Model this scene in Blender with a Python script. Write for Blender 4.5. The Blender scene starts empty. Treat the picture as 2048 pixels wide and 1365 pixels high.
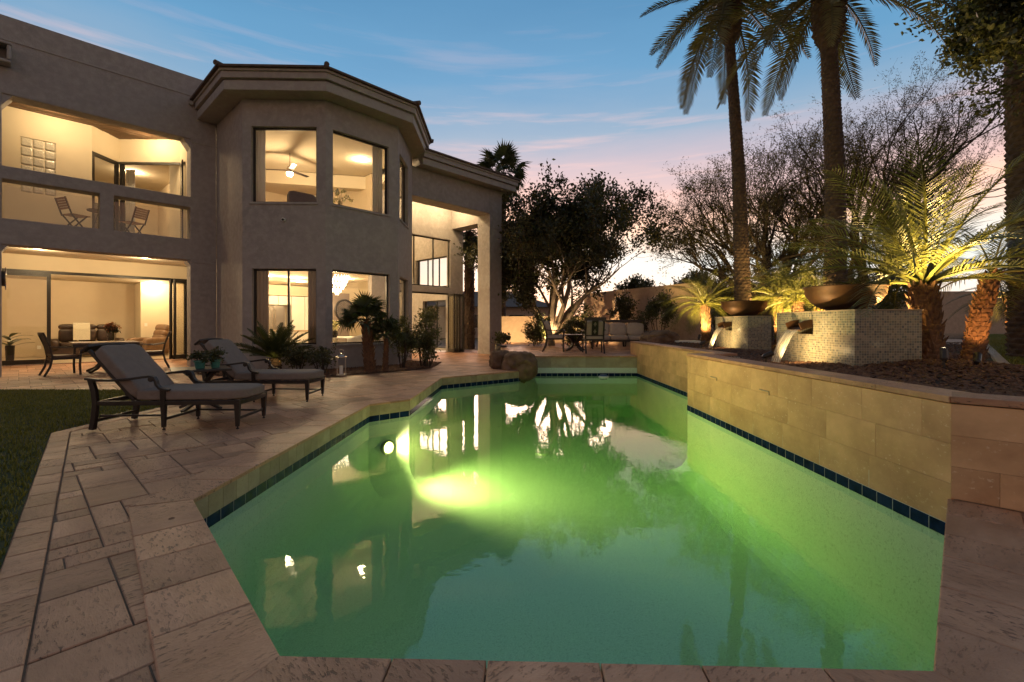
import bpy, bmesh, math, random
import numpy as np
from mathutils import Vector, Matrix, noise as mnoise

SC = bpy.context.scene
COL = SC.collection
PI = math.pi
R = math.radians
random.seed(7)
RNG = np.random.default_rng(11)

# ------------------------------------------------------------------ camera, sky, sun, exposure
FPX, HCAM = 930.0, 1.15
cam = bpy.data.cameras.new('camera')
cam.sensor_width = 36.0
cam.lens = 36.0 * FPX / 2048.0
cam.shift_y = -32.5 / 2048.0
cam.clip_start = 0.05
cam.clip_end = 2000
camo = bpy.data.objects.new('camera', cam)
COL.objects.link(camo)
camo.location = (0, 0, HCAM)
camo.rotation_euler = (R(90), 0, 0)
SC.camera = camo

SC.view_settings.view_transform = 'Standard'
SC.view_settings.look = 'None'
SC.view_settings.exposure = 0.40
SC.view_settings.gamma = 1.0
SC.view_settings.use_curve_mapping = False
SC.render.engine = 'CYCLES'
SC.cycles.use_denoising = True
try:
    SC.cycles.denoiser = 'OPENIMAGEDENOISE'
except Exception:
    pass
SC.cycles.max_bounces = 8
SC.cycles.diffuse_bounces = 4
SC.cycles.glossy_bounces = 4
SC.cycles.transparent_max_bounces = 24
SC.cycles.sample_clamp_indirect = 6.0
SC.cycles.caustics_reflective = False
SC.cycles.caustics_refractive = False

def build_world():
    w = bpy.data.worlds.new('World')
    SC.world = w
    w.use_nodes = True
    nt = w.node_tree
    N, L = nt.nodes, nt.links
    N.clear()
    out = N.new('ShaderNodeOutputWorld')
    bg = N.new('ShaderNodeBackground')
    tc = N.new('ShaderNodeTexCoord')
    sep = N.new('ShaderNodeSeparateXYZ')
    L.new(tc.outputs['Generated'], sep.inputs[0])
    ramp = N.new('ShaderNodeValToRGB')
    cr = ramp.color_ramp
    stops = [(0.0, (.78, .64, .52)), (.06, (.82, .74, .68)), (.12, (.60, .66, .68)), (.165, (.84, .66, .54)),
             (.21, (.92, .54, .39)), (.25, (.66, .42, .39)), (.31, (.42, .35, .41)), (.37, (.20, .30, .42)), (.47, (.075, .235, .415)),
             (.60, (.043, .175, .34)), (.78, (.10, .19, .28)), (1.0, (.09, .135, .185))]
    while len(cr.elements) < len(stops):
        cr.elements.new(.5)
    for e, (p, c) in zip(cr.elements, stops):
        e.position = p
        e.color = (*c, 1)
    # gentle warping of the bands so that they are not ruler-straight
    mp = N.new('ShaderNodeMapping')
    mp.inputs['Scale'].default_value = (1.6, 1.6, 9.0)
    L.new(tc.outputs['Generated'], mp.inputs[0])
    nz = N.new('ShaderNodeTexNoise')
    nz.inputs['Scale'].default_value = 1.7
    nz.inputs['Detail'].default_value = 5
    L.new(mp.outputs[0], nz.inputs['Vector'])
    m1 = N.new('ShaderNodeMath'); m1.operation = 'MULTIPLY_ADD'
    L.new(nz.outputs['Fac'], m1.inputs[0]); m1.inputs[1].default_value = .11; m1.inputs[2].default_value = -.055
    m2 = N.new('ShaderNodeMath'); m2.operation = 'ADD'
    L.new(sep.outputs['Z'], m2.inputs[0]); L.new(m1.outputs[0], m2.inputs[1])
    L.new(m2.outputs[0], ramp.inputs[0])
    # pink streaks of cloud
    mp2 = N.new('ShaderNodeMapping')
    mp2.inputs['Location'].default_value = (3.1, .4, 1.15)
    mp2.inputs['Rotation'].default_value = (0, R(2), 0)
    mp2.inputs['Scale'].default_value = (1.1, 1.1, 15.0)
    L.new(tc.outputs['Generated'], mp2.inputs[0])
    nz2 = N.new('ShaderNodeTexNoise')
    nz2.inputs['Scale'].default_value = 2.3
    nz2.inputs['Detail'].default_value = 7
    nz2.inputs['Roughness'].default_value = .58
    L.new(mp2.outputs[0], nz2.inputs['Vector'])
    cr2 = N.new('ShaderNodeValToRGB')
    cr2.color_ramp.elements[0].position = .53
    cr2.color_ramp.elements[0].color = (0, 0, 0, 1)
    cr2.color_ramp.elements[1].position = .72
    cr2.color_ramp.elements[1].color = (1, 1, 1, 1)
    L.new(nz2.outputs['Fac'], cr2.inputs[0])
    el = N.new('ShaderNodeValToRGB')      # where the clouds lie (by elevation)
    ee = el.color_ramp
    for p, c in ((.10, .1), (.2, .9), (.36, .7), (.48, .16), (.8, .0)):
        k = ee.elements.new(p); k.color = (c, c, c, 1)
    L.new(sep.outputs['Z'], el.inputs[0])
    mm = N.new('ShaderNodeMath'); mm.operation = 'MULTIPLY'
    L.new(cr2.outputs[0], mm.inputs[0]); L.new(el.outputs[0], mm.inputs[1])
    mm2 = N.new('ShaderNodeMath'); mm2.operation = 'MULTIPLY'; mm2.inputs[1].default_value = .75
    L.new(mm.outputs[0], mm2.inputs[0])
    mix = N.new('ShaderNodeMixRGB')
    L.new(mm2.outputs[0], mix.inputs[0])
    L.new(ramp.outputs[0], mix.inputs[1])
    mix.inputs[2].default_value = (.80, .47, .42, 1)
    # twilight: the sky away from the sunset is darker and greyer
    az = N.new('ShaderNodeMapRange'); az.interpolation_type = 'SMOOTHSTEP'
    az.inputs['From Min'].default_value = -.75; az.inputs['From Max'].default_value = .55
    L.new(sep.outputs['Y'], az.inputs['Value'])
    dusk = N.new('ShaderNodeMixRGB'); dusk.blend_type = 'MIX'
    L.new(az.outputs[0], dusk.inputs[0]); dusk.inputs[1].default_value = (.62, .44, .36, 1); dusk.inputs[2].default_value = (1, 1, 1, 1)
    mul = N.new('ShaderNodeMixRGB'); mul.blend_type = 'MULTIPLY'; mul.inputs[0].default_value = 1
    L.new(mix.outputs[0], mul.inputs[1]); L.new(dusk.outputs[0], mul.inputs[2])
    mix = mul
    # twilight sky model, low sun, added faintly
    sky = N.new('ShaderNodeTexSky')
    sky.sky_type = 'NISHITA'
    sky.sun_disc = False
    sky.sun_elevation = R(1.0)
    sky.sun_rotation = R(0.0)
    sk = N.new('ShaderNodeMixRGB'); sk.blend_type = 'ADD'; sk.inputs[0].default_value = .06
    L.new(mix.outputs[0], sk.inputs[1]); L.new(sky.outputs[0], sk.inputs[2])
    L.new(sk.outputs[0], bg.inputs['Color'])
    bg.inputs['Strength'].default_value = 1.0
    L.new(bg.outputs[0], out.inputs[0])
build_world()

sun = bpy.data.lights.new('sun', 'SUN')
sun.energy = 1.2
sun.angle = R(25)
sun.color = (1.0, .66, .50)
suno = bpy.data.objects.new('sun', sun)
COL.objects.link(suno)
suno.location = (0, 60, 20)
suno.rotation_euler = (R(-82), 0, 0)      # the last glow, low behind the garden wall (+y)

# ------------------------------------------------------------------ mesh helpers
def V(*a):
    return Vector(a if len(a) > 1 else a[0])

class MB:
    def __init__(s):
        s.v, s.f = [], []
    def add(s, vs, fs):
        o = len(s.v)
        s.v += [tuple(v) for v in vs]
        s.f += [tuple(i + o for i in f) for f in fs]
        return s
    def box(s, x0, x1, y0, y1, z0, z1):
        return s.add([(x0, y0, z0), (x1, y0, z0), (x1, y1, z0), (x0, y1, z0), (x0, y0, z1), (x1, y0, z1), (x1, y1, z1), (x0, y1, z1)],
                     [(0, 3, 2, 1), (4, 5, 6, 7), (0, 1, 5, 4), (1, 2, 6, 5), (2, 3, 7, 6), (3, 0, 4, 7)])
    def bar(s, p0, p1, w, h, up=(0, 0, 1), w1=None, h1=None):
        p0, p1 = V(p0), V(p1)
        a = (p1 - p0).normalized()
        side = a.cross(V(up))
        if side.length < 1e-4:
            side = a.cross(V(1, 0, 0))
        side.normalize()
        u = side.cross(a).normalized()
        w1 = w if w1 is None else w1
        h1 = h if h1 is None else h1
        vs = []
        for p, ww, hh in ((p0, w, h), (p1, w1, h1)):
            for i, j in ((-1, -1), (1, -1), (1, 1), (-1, 1)):
                vs.append(p + side * (i * ww / 2) + u * (j * hh / 2))
        return s.add(vs, [(0, 1, 2, 3), (7, 6, 5, 4), (0, 4, 5, 1), (1, 5, 6, 2), (2, 6, 7, 3), (3, 7, 4, 0)])
    def sweep(s, pts, w, h, up=(0, 0, 1), side=None):
        pts = [V(p) for p in pts]
        vs, fs = [], []
        for i, p in enumerate(pts):
            a = (pts[min(i + 1, len(pts) - 1)] - pts[max(i - 1, 0)]).normalized()
            sd = V(side) if side is not None else a.cross(V(up)).normalized()
            u = sd.cross(a).normalized()
            for x, y in ((-1, -1), (1, -1), (1, 1), (-1, 1)):
                vs.append(p + sd * (x * w / 2) + u * (y * h / 2))
        n = len(pts)
        for i in range(n - 1):
            for k in range(4):
                fs.append((i * 4 + k, i * 4 + (k + 1) % 4, (i + 1) * 4 + (k + 1) % 4, (i + 1) * 4 + k))
        fs += [(3, 2, 1, 0), tuple((n - 1) * 4 + k for k in range(4))]
        return s.add(vs, fs)
    def tube(s, pts, r, n=8, caps=True):
        pts = [V(p) for p in pts]
        m = len(pts)
        rr = r if isinstance(r, (list, tuple)) else [r] * m
        vs, fs = [], []
        ref = V(0, 0, 1)
        prev = None
        for i, p in enumerate(pts):
            a = (pts[min(i + 1, m - 1)] - pts[max(i - 1, 0)])
            a = a.normalized() if a.length > 1e-9 else V(0, 0, 1)
            if prev is None:
                sd = a.cross(ref)
                if sd.length < .1:
                    sd = a.cross(V(1, 0, 0))
            else:
                sd = prev - a * prev.dot(a)
            sd.normalize()
            prev = sd
            u = a.cross(sd)
            for k in range(n):
                t = 2 * PI * k / n
                vs.append(p + (sd * math.cos(t) + u * math.sin(t)) * rr[i])
        for i in range(m - 1):
            for k in range(n):
                fs.append((i * n + k, i * n + (k + 1) % n, (i + 1) * n + (k + 1) % n, (i + 1) * n + k))
        if caps:
            fs += [tuple(reversed(range(n))), tuple((m - 1) * n + k for k in range(n))]
        return s.add(vs, fs)
    def lathe(s, prof, n=24, c=(0, 0, 0), rot=0.0):
        vs, fs = [], []
        for r, z in prof:
            for k in range(n):
                t = 2 * PI * k / n + rot
                vs.append((c[0] + r * math.cos(t), c[1] + r * math.sin(t), c[2] + z))
        for i in range(len(prof) - 1):
            for k in range(n):
                fs.append((i * n + k, i * n + (k + 1) % n, (i + 1) * n + (k + 1) % n, (i + 1) * n + k))
        fs += [tuple(reversed(range(n))), tuple((len(prof) - 1) * n + k for k in range(n))]
        return s.add(vs, fs)
    def prism(s, poly, z0, z1):
        n = len(poly)
        vs = [(p[0], p[1], z0) for p in poly] + [(p[0], p[1], z1) for p in poly]
        fs = [tuple(reversed(range(n))), tuple(range(n, 2 * n))]
        fs += [(i, (i + 1) % n, n + (i + 1) % n, n + i) for i in range(n)]
        return s.add(vs, fs)
    def puff(s, c, size, k=6.0, n=7, M=None, wr=0.0, seed=0):
        """rounded cushion / boulder body: a super-ellipsoid box"""
        idx, vs, fs = {}, [], []
        def vert(p):
            key = tuple(round(q, 5) for q in p)
            if key not in idx:
                x, y, z = p
                q = (abs(x) ** k + abs(y) ** k + abs(z) ** k) ** (1 / k)
                v = V(x / q * size[0] / 2, y / q * size[1] / 2, z / q * size[2] / 2)
                if wr:
                    v += v.normalized() * wr * mnoise.noise((v + V(seed, seed * 2, 0)) * (3.0 / max(size)))
                    v += v.normalized() * wr * .5 * mnoise.noise((v + V(seed, 0, seed)) * (9.0 / max(size)))
                if M is not None:
                    v = M @ v
                idx[key] = len(vs)
                vs.append((v[0] + c[0], v[1] + c[1], v[2] + c[2]))
            return idx[key]
        g = [-1 + 2 * i / n for i in range(n + 1)]
        for ax in range(3):
            for sg in (-1, 1):
                for i in range(n):
                    for j in range(n):
                        q = []
                        for a, b in ((i, j), (i + 1, j), (i + 1, j + 1), (i, j + 1)):
                            p = [0, 0, 0]
                            p[ax] = sg
                            p[(ax + 1) % 3] = g[a]
                            p[(ax + 2) % 3] = g[b]
                            q.append(vert(p))
                        fs.append(tuple(q if sg > 0 else reversed(q)))
        return s.add(vs, fs)
    def wall(s, p0, p1, z0, z1, th, ops=()):
        """straight wall in plan, p0->p1, thickness to the left; ops = (a0,a1,z0,z1) openings"""
        p0, p1 = V(p0[0], p0[1], 0), V(p1[0], p1[1], 0)
        ln = (p1 - p0).length
        d = (p1 - p0) / ln
        nr = V(-d.y, d.x, 0)
        xs = sorted({0.0, ln, *[min(max(o[i], 0), ln) for o in ops for i in (0, 1)]})
        zs = sorted({z0, z1, *[min(max(o[i], z0), z1) for o in ops for i in (2, 3)]})
        nx, nz = len(xs) - 1, len(zs) - 1
        sol = [[not any(o[0] - 1e-6 <= (xs[i] + xs[i + 1]) / 2 <= o[1] + 1e-6 and o[2] <= (zs[j] + zs[j + 1]) / 2 <= o[3] for o in ops)
                for j in range(nz)] for i in range(nx)]
        vid = {}
        vs, fs = [], []
        def vv(i, j, b):
            if (i, j, b) not in vid:
                q = p0 + d * xs[i] + nr * (th if b else 0)
                vid[(i, j, b)] = len(vs)
                vs.append((q.x, q.y, zs[j]))
            return vid[(i, j, b)]
        for i in range(nx):
            for j in range(nz):
                if not sol[i][j]:
                    continue
                fs.append((vv(i, j, 0), vv(i + 1, j, 0), vv(i + 1, j + 1, 0), vv(i, j + 1, 0)))
                fs.append((vv(i, j, 1), vv(i, j + 1, 1), vv(i + 1, j + 1, 1), vv(i + 1, j, 1)))
                if i == 0 or not sol[i - 1][j]:
                    fs.append((vv(i, j, 0), vv(i, j + 1, 0), vv(i, j + 1, 1), vv(i, j, 1)))
                if i == nx - 1 or not sol[i + 1][j]:
                    fs.append((vv(i + 1, j, 0), vv(i + 1, j, 1), vv(i + 1, j + 1, 1), vv(i + 1, j + 1, 0)))
                if j == 0 or not sol[i][j - 1]:
                    fs.append((vv(i, j, 0), vv(i, j, 1), vv(i + 1, j, 1), vv(i + 1, j, 0)))
                if j == nz - 1 or not sol[i][j + 1]:
                    fs.append((vv(i, j + 1, 0), vv(i + 1, j + 1, 0), vv(i + 1, j + 1, 1), vv(i, j + 1, 1)))
        return s.add(vs, fs)
    def mesh(s, name, mat=None, smooth=False):
        me = bpy.data.meshes.new(name)
        me.from_pydata(s.v, [], s.f)
        if mat is not None:
            me.materials.append(mat)
        if smooth:
            me.polygons.foreach_set('use_smooth', [True] * len(me.polygons))
        me.update()
        return me
    def build(s, name, mat, parent=None, smooth=False, bevel=0.0, seg=2):
        o = link(name, s.mesh(name, mat, smooth), parent)
        if bevel:
            b = o.modifiers.new('bevel', 'BEVEL')
            b.width = bevel
            b.segments = seg
            b.limit_method = 'ANGLE'
            b.angle_limit = R(40)
            b.harden_normals = False
        return o

def link(name, data, parent=None, loc=None, rot=None):
    o = bpy.data.objects.new(name, data)
    COL.objects.link(o)
    if parent is not None:
        o.parent = parent
    if loc is not None:
        o.location = loc
    if rot is not None:
        o.rotation_euler = rot
    return o

def np_mesh(name, verts, faces, mat, smooth=False):
    """verts (n,3), faces (m,k) numpy -> mesh"""
    verts = np.asarray(verts, dtype=np.float32)
    faces = np.asarray(faces, dtype=np.int32)
    me = bpy.data.meshes.new(name)
    me.vertices.add(len(verts))
    me.vertices.foreach_set('co', verts.ravel())
    m, k = faces.shape
    me.loops.add(m * k)
    me.loops.foreach_set('vertex_index', faces.ravel())
    me.polygons.add(m)
    me.polygons.foreach_set('loop_start', np.arange(0, m * k, k, dtype=np.int32))
    me.polygons.foreach_set('loop_total', np.full(m, k, dtype=np.int32))
    if smooth:
        me.polygons.foreach_set('use_smooth', np.ones(m, dtype=bool))
    me.materials.append(mat)
    me.update(calc_edges=True)
    return me

def tag(o, label=None, cat=None, group=None, kind=None):
    if label: o['label'] = label
    if cat: o['category'] = cat
    if group: o['group'] = group
    if kind: o['kind'] = kind
    return o

def thing(name, label, cat, loc=(0, 0, 0), rz=0.0, group=None):
    o = link(name, None, None, loc, (0, 0, rz))
    o.empty_display_size = .2
    return tag(o, label, cat, group)

def copy_tree(o, parent=None):
    c = o.copy()
    COL.objects.link(c)
    c.parent = parent
    for ch in list(o.children):
        copy_tree(ch, c)
    return c

def lamp(name, parent, loc, power, color=(1, .72, .40), radius=.05, kind='POINT', aim=None, angle=90, blend=.6):
    l = bpy.data.lights.new(name, kind)
    l.energy = power
    l.color = color
    l.shadow_soft_size = radius
    o = link(name, l, parent, loc)
    if kind == 'SPOT':
        l.spot_size = R(angle)
        l.spot_blend = blend
        o.rotation_mode = 'QUATERNION'
        o.rotation_quaternion = V(aim).normalized().to_track_quat('-Z', 'Y')
    return o

# ------------------------------------------------------------------ materials
def nodes(name):
    m = bpy.data.materials.new(name)
    m.use_nodes = True
    nt = m.node_tree
    b = nt.nodes['Principled BSDF']
    return m, nt, nt.nodes, nt.links, b

def obj_coord(nt, scale=(1, 1, 1), shuffle=True, turn=False):
    N, L = nt.nodes, nt.links
    tc = N.new('ShaderNodeTexCoord')
    mp = N.new('ShaderNodeMapping')
    mp.inputs['Scale'].default_value = scale
    L.new(tc.outputs['Object'], mp.inputs[0])
    if shuffle:
        oi = N.new('ShaderNodeObjectInfo')
        ge = N.new('ShaderNodeNewGeometry')
        ad = N.new('ShaderNodeMath'); ad.operation = 'ADD'
        L.new(oi.outputs['Random'], ad.inputs[0]); L.new(ge.outputs['Random Per Island'], ad.inputs[1])
        ml = N.new('ShaderNodeMath'); ml.operation = 'MULTIPLY'; ml.inputs[1].default_value = 37.0
        L.new(ad.outputs[0], ml.inputs[0])
        L.new(ml.outputs[0], mp.inputs['Location'])
        if turn:                              # stones are laid with the bedding running either way
            t1 = N.new('ShaderNodeMath'); t1.operation = 'MULTIPLY'; t1.inputs[1].default_value = 13.7; L.new(ad.outputs[0], t1.inputs[0])
            t2 = N.new('ShaderNodeMath'); t2.operation = 'FRACT'; L.new(t1.outputs[0], t2.inputs[0])
            t3 = N.new('ShaderNodeMath'); t3.operation = 'GREATER_THAN'; t3.inputs[1].default_value = .55; L.new(t2.outputs[0], t3.inputs[0])
            t4 = N.new('ShaderNodeMath'); t4.operation = 'MULTIPLY_ADD'; t4.inputs[1].default_value = PI / 2; t4.inputs[2].default_value = R(46.7); L.new(t3.outputs[0], t4.inputs[0])
            t5 = N.new('ShaderNodeCombineXYZ'); L.new(t4.outputs[0], t5.inputs['Z'])
            vr = N.new('ShaderNodeVectorRotate'); vr.rotation_type = 'EULER_XYZ'
            L.new(tc.outputs['Object'], vr.inputs['Vector']); L.new(t5.outputs[0], vr.inputs['Rotation'])
            L.new(vr.outputs[0], mp.inputs[0])
        return mp.outputs[0], ad.outputs[0]
    return mp.outputs[0], None

def mix_col(nt, fac, a, b, blend='MIX'):
    n = nt.nodes.new('ShaderNodeMixRGB')
    n.blend_type = blend
    for i, v in ((0, fac), (1, a), (2, b)):
        if isinstance(v, (int, float)):
            n.inputs[i].default_value = v
        elif isinstance(v, tuple):
            n.inputs[i].default_value = (*v[:3], 1)
        else:
            nt.links.new(v, n.inputs[i])
    return n.outputs[0]

def ramp2(nt, src, p0, p1, c0=(0, 0, 0), c1=(1, 1, 1)):
    n = nt.nodes.new('ShaderNodeValToRGB')
    e = n.color_ramp.elements
    e[0].position, e[1].position = p0, p1
    e[0].color, e[1].color = (*c0, 1), (*c1, 1)
    nt.links.new(src, n.inputs[0])
    return n.outputs[0]

def noise_tex(nt, vec, scale, detail=4, rough=.55, dist=0.0):
    n = nt.nodes.new('ShaderNodeTexNoise')
    n.inputs['Scale'].default_value = scale
    n.inputs['Detail'].default_value = detail
    n.inputs['Roughness'].default_value = rough
    n.inputs['Distortion'].default_value = dist
    if vec is not None:
        nt.links.new(vec, n.inputs['Vector'])
    return n.outputs['Fac']

def bump(nt, b, h, strength, dist=.01):
    n = nt.nodes.new('ShaderNodeBump')
    n.inputs['Strength'].default_value = strength
    n.inputs['Distance'].default_value = dist
    nt.links.new(h, n.inputs['Height'])
    nt.links.new(n.outputs[0], b.inputs['Normal'])
    return n

def basic(name, c, rough=.5, var=.25, scale=6.0, metal=0.0, bmp=0.0, bscale=60, c2=None, spec=.5, shuffle=False, stretch=(1, 1, 1), crease=0.0):
    """plain surface with mottled colour and fine relief"""
    m, nt, N, L, b = nodes(name)
    co, rnd = obj_coord(nt, stretch, shuffle)
    f = ramp2(nt, noise_tex(nt, co, scale, 5), .3, .7)
    c2 = c2 or tuple(x * (1 - var) for x in c)
    L.new(mix_col(nt, f, c2, c), b.inputs['Base Color'])
    b.inputs['Roughness'].default_value = rough
    b.inputs['Metallic'].default_value = metal
    b.inputs['Specular IOR Level'].default_value = spec
    if bmp:
        h = noise_tex(nt, co, bscale, 3)
        if crease:
            sm = N.new('ShaderNodeMath'); sm.operation = 'MULTIPLY_ADD'; sm.inputs[1].default_value = crease
            L.new(noise_tex(nt, co, 7, 3, .5, 1.2), sm.inputs[0]); L.new(h, sm.inputs[2])
            h = sm.outputs[0]
        bump(nt, b, h, bmp, .004)
    return m

def travertine(name, ca, cb, cpit, rough=.55, streak=(1, 6, 6), pit=.62, var=.4, bmp=.5, sc=2.2, turn=False):
    m, nt, N, L, b = nodes(name)
    co, rnd = obj_coord(nt, streak, True, turn)
    co2, _ = obj_coord(nt, tuple(1 + (q - 1) * .55 for q in streak), True, turn)
    f = noise_tex(nt, co, sc, 6, .6, .6)
    col = mix_col(nt, ramp2(nt, f, .30, .70), cb, ca)
    fr = N.new('ShaderNodeMath'); fr.operation = 'FRACT'
    ml = N.new('ShaderNodeMath'); ml.operation = 'MULTIPLY'; ml.inputs[1].default_value = 7.31
    L.new(rnd, ml.inputs[0]); L.new(ml.outputs[0], fr.inputs[0])
    tone = ramp2(nt, fr.outputs[0], 0, 1, (1 - var, 1 - var * 1.08, 1 - var * 1.15), (1.0, 1.0, 1.0))
    col = mix_col(nt, 1.0, col, tone, 'MULTIPLY')
    st = ramp2(nt, noise_tex(nt, co2, 1.3, 5, .65), .28, .72, (.62, .55, .50), (1.08, 1.05, 1.02))
    col = mix_col(nt, 1.0, col, st, 'MULTIPLY')
    pn = noise_tex(nt, co, 20, 4, .7)
    pm = ramp2(nt, pn, pit, pit + .06)
    big = ramp2(nt, noise_tex(nt, co, .8, 3), .35, .75)
    pk = N.new('ShaderNodeMath'); pk.operation = 'MULTIPLY'
    L.new(pm, pk.inputs[0]); L.new(big, pk.inputs[1])
    col = mix_col(nt, pk.outputs[0], col, cpit)
    L.new(col, b.inputs['Base Color'])
    b.inputs['Roughness'].default_value = rough
    hs = N.new('ShaderNodeMath'); hs.operation = 'MULTIPLY_ADD'
    L.new(pk.outputs[0], hs.inputs[0]); hs.inputs[1].default_value = -1.6
    L.new(pn, hs.inputs[2])
    bump(nt, b, hs.outputs[0], bmp, .008)
    rr = N.new('ShaderNodeMapRange')
    rr.inputs['To Min'].default_value = rough - .14
    rr.inputs['To Max'].default_value = rough + .2
    L.new(f, rr.inputs['Value']); L.new(rr.outputs[0], b.inputs['Roughness'])
    return m

def stucco(name, c, var=.16):
    m, nt, N, L, b = nodes(name)
    co, _ = obj_coord(nt, (1, 1, 1), False)
    f1 = noise_tex(nt, co, .7, 5, .6)
    f2 = noise_tex(nt, co, 7, 4, .6)
    col = mix_col(nt, ramp2(nt, f1, .3, .7), tuple(x * (1 - var) for x in c), c)
    col = mix_col(nt, ramp2(nt, f2, .42, .72), col, tuple(x * (1 + .1) for x in c))
    L.new(col, b.inputs['Base Color'])
    b.inputs['Roughness'].default_value = .92
    b.inputs['Specular IOR Level'].default_value = .2
    h = N.new('ShaderNodeMath'); h.operation = 'ADD'
    L.new(noise_tex(nt, co, 34, 5, .65), h.inputs[0]); L.new(noise_tex(nt, co, 8, 3), h.inputs[1])
    bump(nt, b, h.outputs[0], .55, .012)
    return m

def glassy(name, tint=(1, 1, 1), f0=.05, ior=1.45, rough=0.0):
    """thin clear pane: see-through with fresnel reflection"""
    m, nt, N, L, b = nodes(name)
    N.remove(b)
    out = N['Material Output']
    tr = N.new('ShaderNodeBsdfTransparent'); tr.inputs[0].default_value = (*tint, 1)
    gl = N.new('ShaderNodeBsdfGlossy'); gl.inputs['Roughness'].default_value = rough
    lw = N.new('ShaderNodeLayerWeight'); lw.inputs['Blend'].default_value = .5
    pw_ = N.new('ShaderNodeMath'); pw_.operation = 'POWER'; pw_.inputs[1].default_value = 4.0; L.new(lw.outputs['Facing'], pw_.inputs[0])
    fr = N.new('ShaderNodeMath'); fr.operation = 'MULTIPLY_ADD'; fr.inputs[1].default_value = .9; fr.inputs[2].default_value = f0; L.new(pw_.outputs[0], fr.inputs[0])
    mx = N.new('ShaderNodeMixShader')
    L.new(fr.outputs[0], mx.inputs[0]); L.new(tr.outputs[0], mx.inputs[1]); L.new(gl.outputs[0], mx.inputs[2])
    L.new(mx.outputs[0], out.inputs['Surface'])
    return m

def emitter(name, c, strength):
    m, nt, N, L, b = nodes(name)
    b.inputs['Base Color'].default_value = (.8, .75, .65, 1)
    nz = noise_tex(nt, obj_coord(nt, (1, 1, 1), False)[0], 3, 2)
    L.new(mix_col(nt, nz, tuple(x * .92 for x in c), c), b.inputs['Emission Color'])
    b.inputs['Emission Strength'].default_value = strength
    return m

def leafmat(name, c1, c2, rough=.45, trans=.25, tcol=(1.0, 1.0, .55)):
    m, nt, N, L, b = nodes(name)
    ge = N.new('ShaderNodeNewGeometry')
    co, _ = obj_coord(nt, (1, 1, 1), False)
    f = N.new('ShaderNodeMath'); f.operation = 'ADD'
    L.new(ge.outputs['Random Per Island'], f.inputs[0])
    L.new(noise_tex(nt, co, 2.0, 3), f.inputs[1])
    col = mix_col(nt, ramp2(nt, f.outputs[0], .45, 1.35), c1, c2)
    L.new(col, b.inputs['Base Color'])
    b.inputs['Roughness'].default_value = rough
    out = N['Material Output']
    tl = N.new('ShaderNodeBsdfTranslucent')
    L.new(mix_col(nt, 1.0, col, tcol, 'MULTIPLY'), tl.inputs[0])
    mx = N.new('ShaderNodeMixShader'); mx.inputs[0].default_value = trans
    L.new(b.outputs[0], mx.inputs[1]); L.new(tl.outputs[0], mx.inputs[2])
    L.new(mx.outputs[0], out.inputs['Surface'])
    return m

M = {}
M['stucco'] = stucco('stucco_taupe', (.365, .33, .305), .2)
M['stucco_trim'] = stucco('stucco_trim', (.375, .34, .31), .12)
M['stucco_wall'] = stucco('garden_wall_stucco', (.50, .37, .27))
M['paver'] = travertine('travertine_paver', (.74, .42, .262), (.56, .295, .168), (.085, .045, .028), .5, (1.1, 3.2, 3.2), .56, .45, .7, turn=True)
M['coping'] = travertine('travertine_coping', (.71, .40, .248), (.55, .29, .163), (.085, .045, .028), .48, (3.2, 1.1, 3.2), .56, .30, .7, turn=True)
M['fascia'] = travertine('travertine_edge', (.58, .49, .34), (.42, .34, .22), (.25, .19, .11), .6, (2, 2, 3), .62, .3)
M['panel'] = travertine('travertine_panel', (.78, .49, .27), (.66, .39, .195), (.82, .63, .42), .6, (1, 1.4, 2.0), .60, .035, .2, 1.3)
M['panel_pale'] = travertine('travertine_panel_pale', (.55, .49, .37), (.44, .38, .27), (.30, .25, .17), .65, (1.4, 1, 2.5), .60, .18, .25, 1.6)
M['mortar'] = basic('dark_mortar', (.20, .135, .095), .95, .4, 30, bmp=.4)
M['grout'] = basic('pale_grout', (.45, .46, .42), .9, .2, 30)
M['blue_tile'] = basic('navy_glazed_tile', (.014, .034, .10), .22, .6, 9, c2=(.004, .010, .03), shuffle=True, bmp=.2, bscale=20, spec=.03)
M['bronze'] = basic('dark_bronze_metal', (.030, .020, .015), .38, .4, 9, bmp=.15, bscale=50, c2=(.014, .009, .007))
M['black'] = basic('black_aluminium', (.022, .018, .015), .42, .3, 12)
M['cushion'] = basic('grey_linen', (.25, .20, .17), .95, .12, 14, bmp=.7, bscale=260, spec=.15, crease=7.0)
M['cushion2'] = basic('beige_linen', (.42, .35, .29), .95, .12, 14, bmp=.7, bscale=260, spec=.15, crease=7.0)
M['leather'] = basic('brown_leather', (.042, .021, .012), .42, .45, 8, bmp=.4, bscale=70)
M['leather2'] = basic('tan_leather', (.20, .115, .060), .48, .4, 8, bmp=.4, bscale=70)
M['throw'] = basic('cream_knit', (.62, .56, .42), .95, .15, 40, bmp=.9, bscale=120)
M['plank'] = basic('ceiling_planks', (.17, .090, .042), .6, .5, 5, stretch=(1, 8, 8), bmp=.3, bscale=30, shuffle=True)
M['teak'] = basic('teak_slats', (.33, .18, .085), .55, .4, 5, stretch=(1, 8, 8), bmp=.3, bscale=30, shuffle=True)
M['table_top'] = basic('tan_table_slats', (.48, .33, .19), .5, .3, 4, stretch=(8, 1, 8), shuffle=True)
M['intwall'] = basic('interior_paint', (.58, .47, .33), .85, .05, 3, bmp=.1, bscale=90)
M['intwall2'] = basic('interior_pale_paint', (.66, .56, .40), .85, .05, 3, bmp=.1, bscale=90)
M['intgrey'] = basic('interior_grey_paint', (.25, .20, .17), .85, .08, 3)
M['ceiling'] = basic('ceiling_paint', (.68, .59, .45), .9, .04, 3, bmp=.1, bscale=90)
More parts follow.
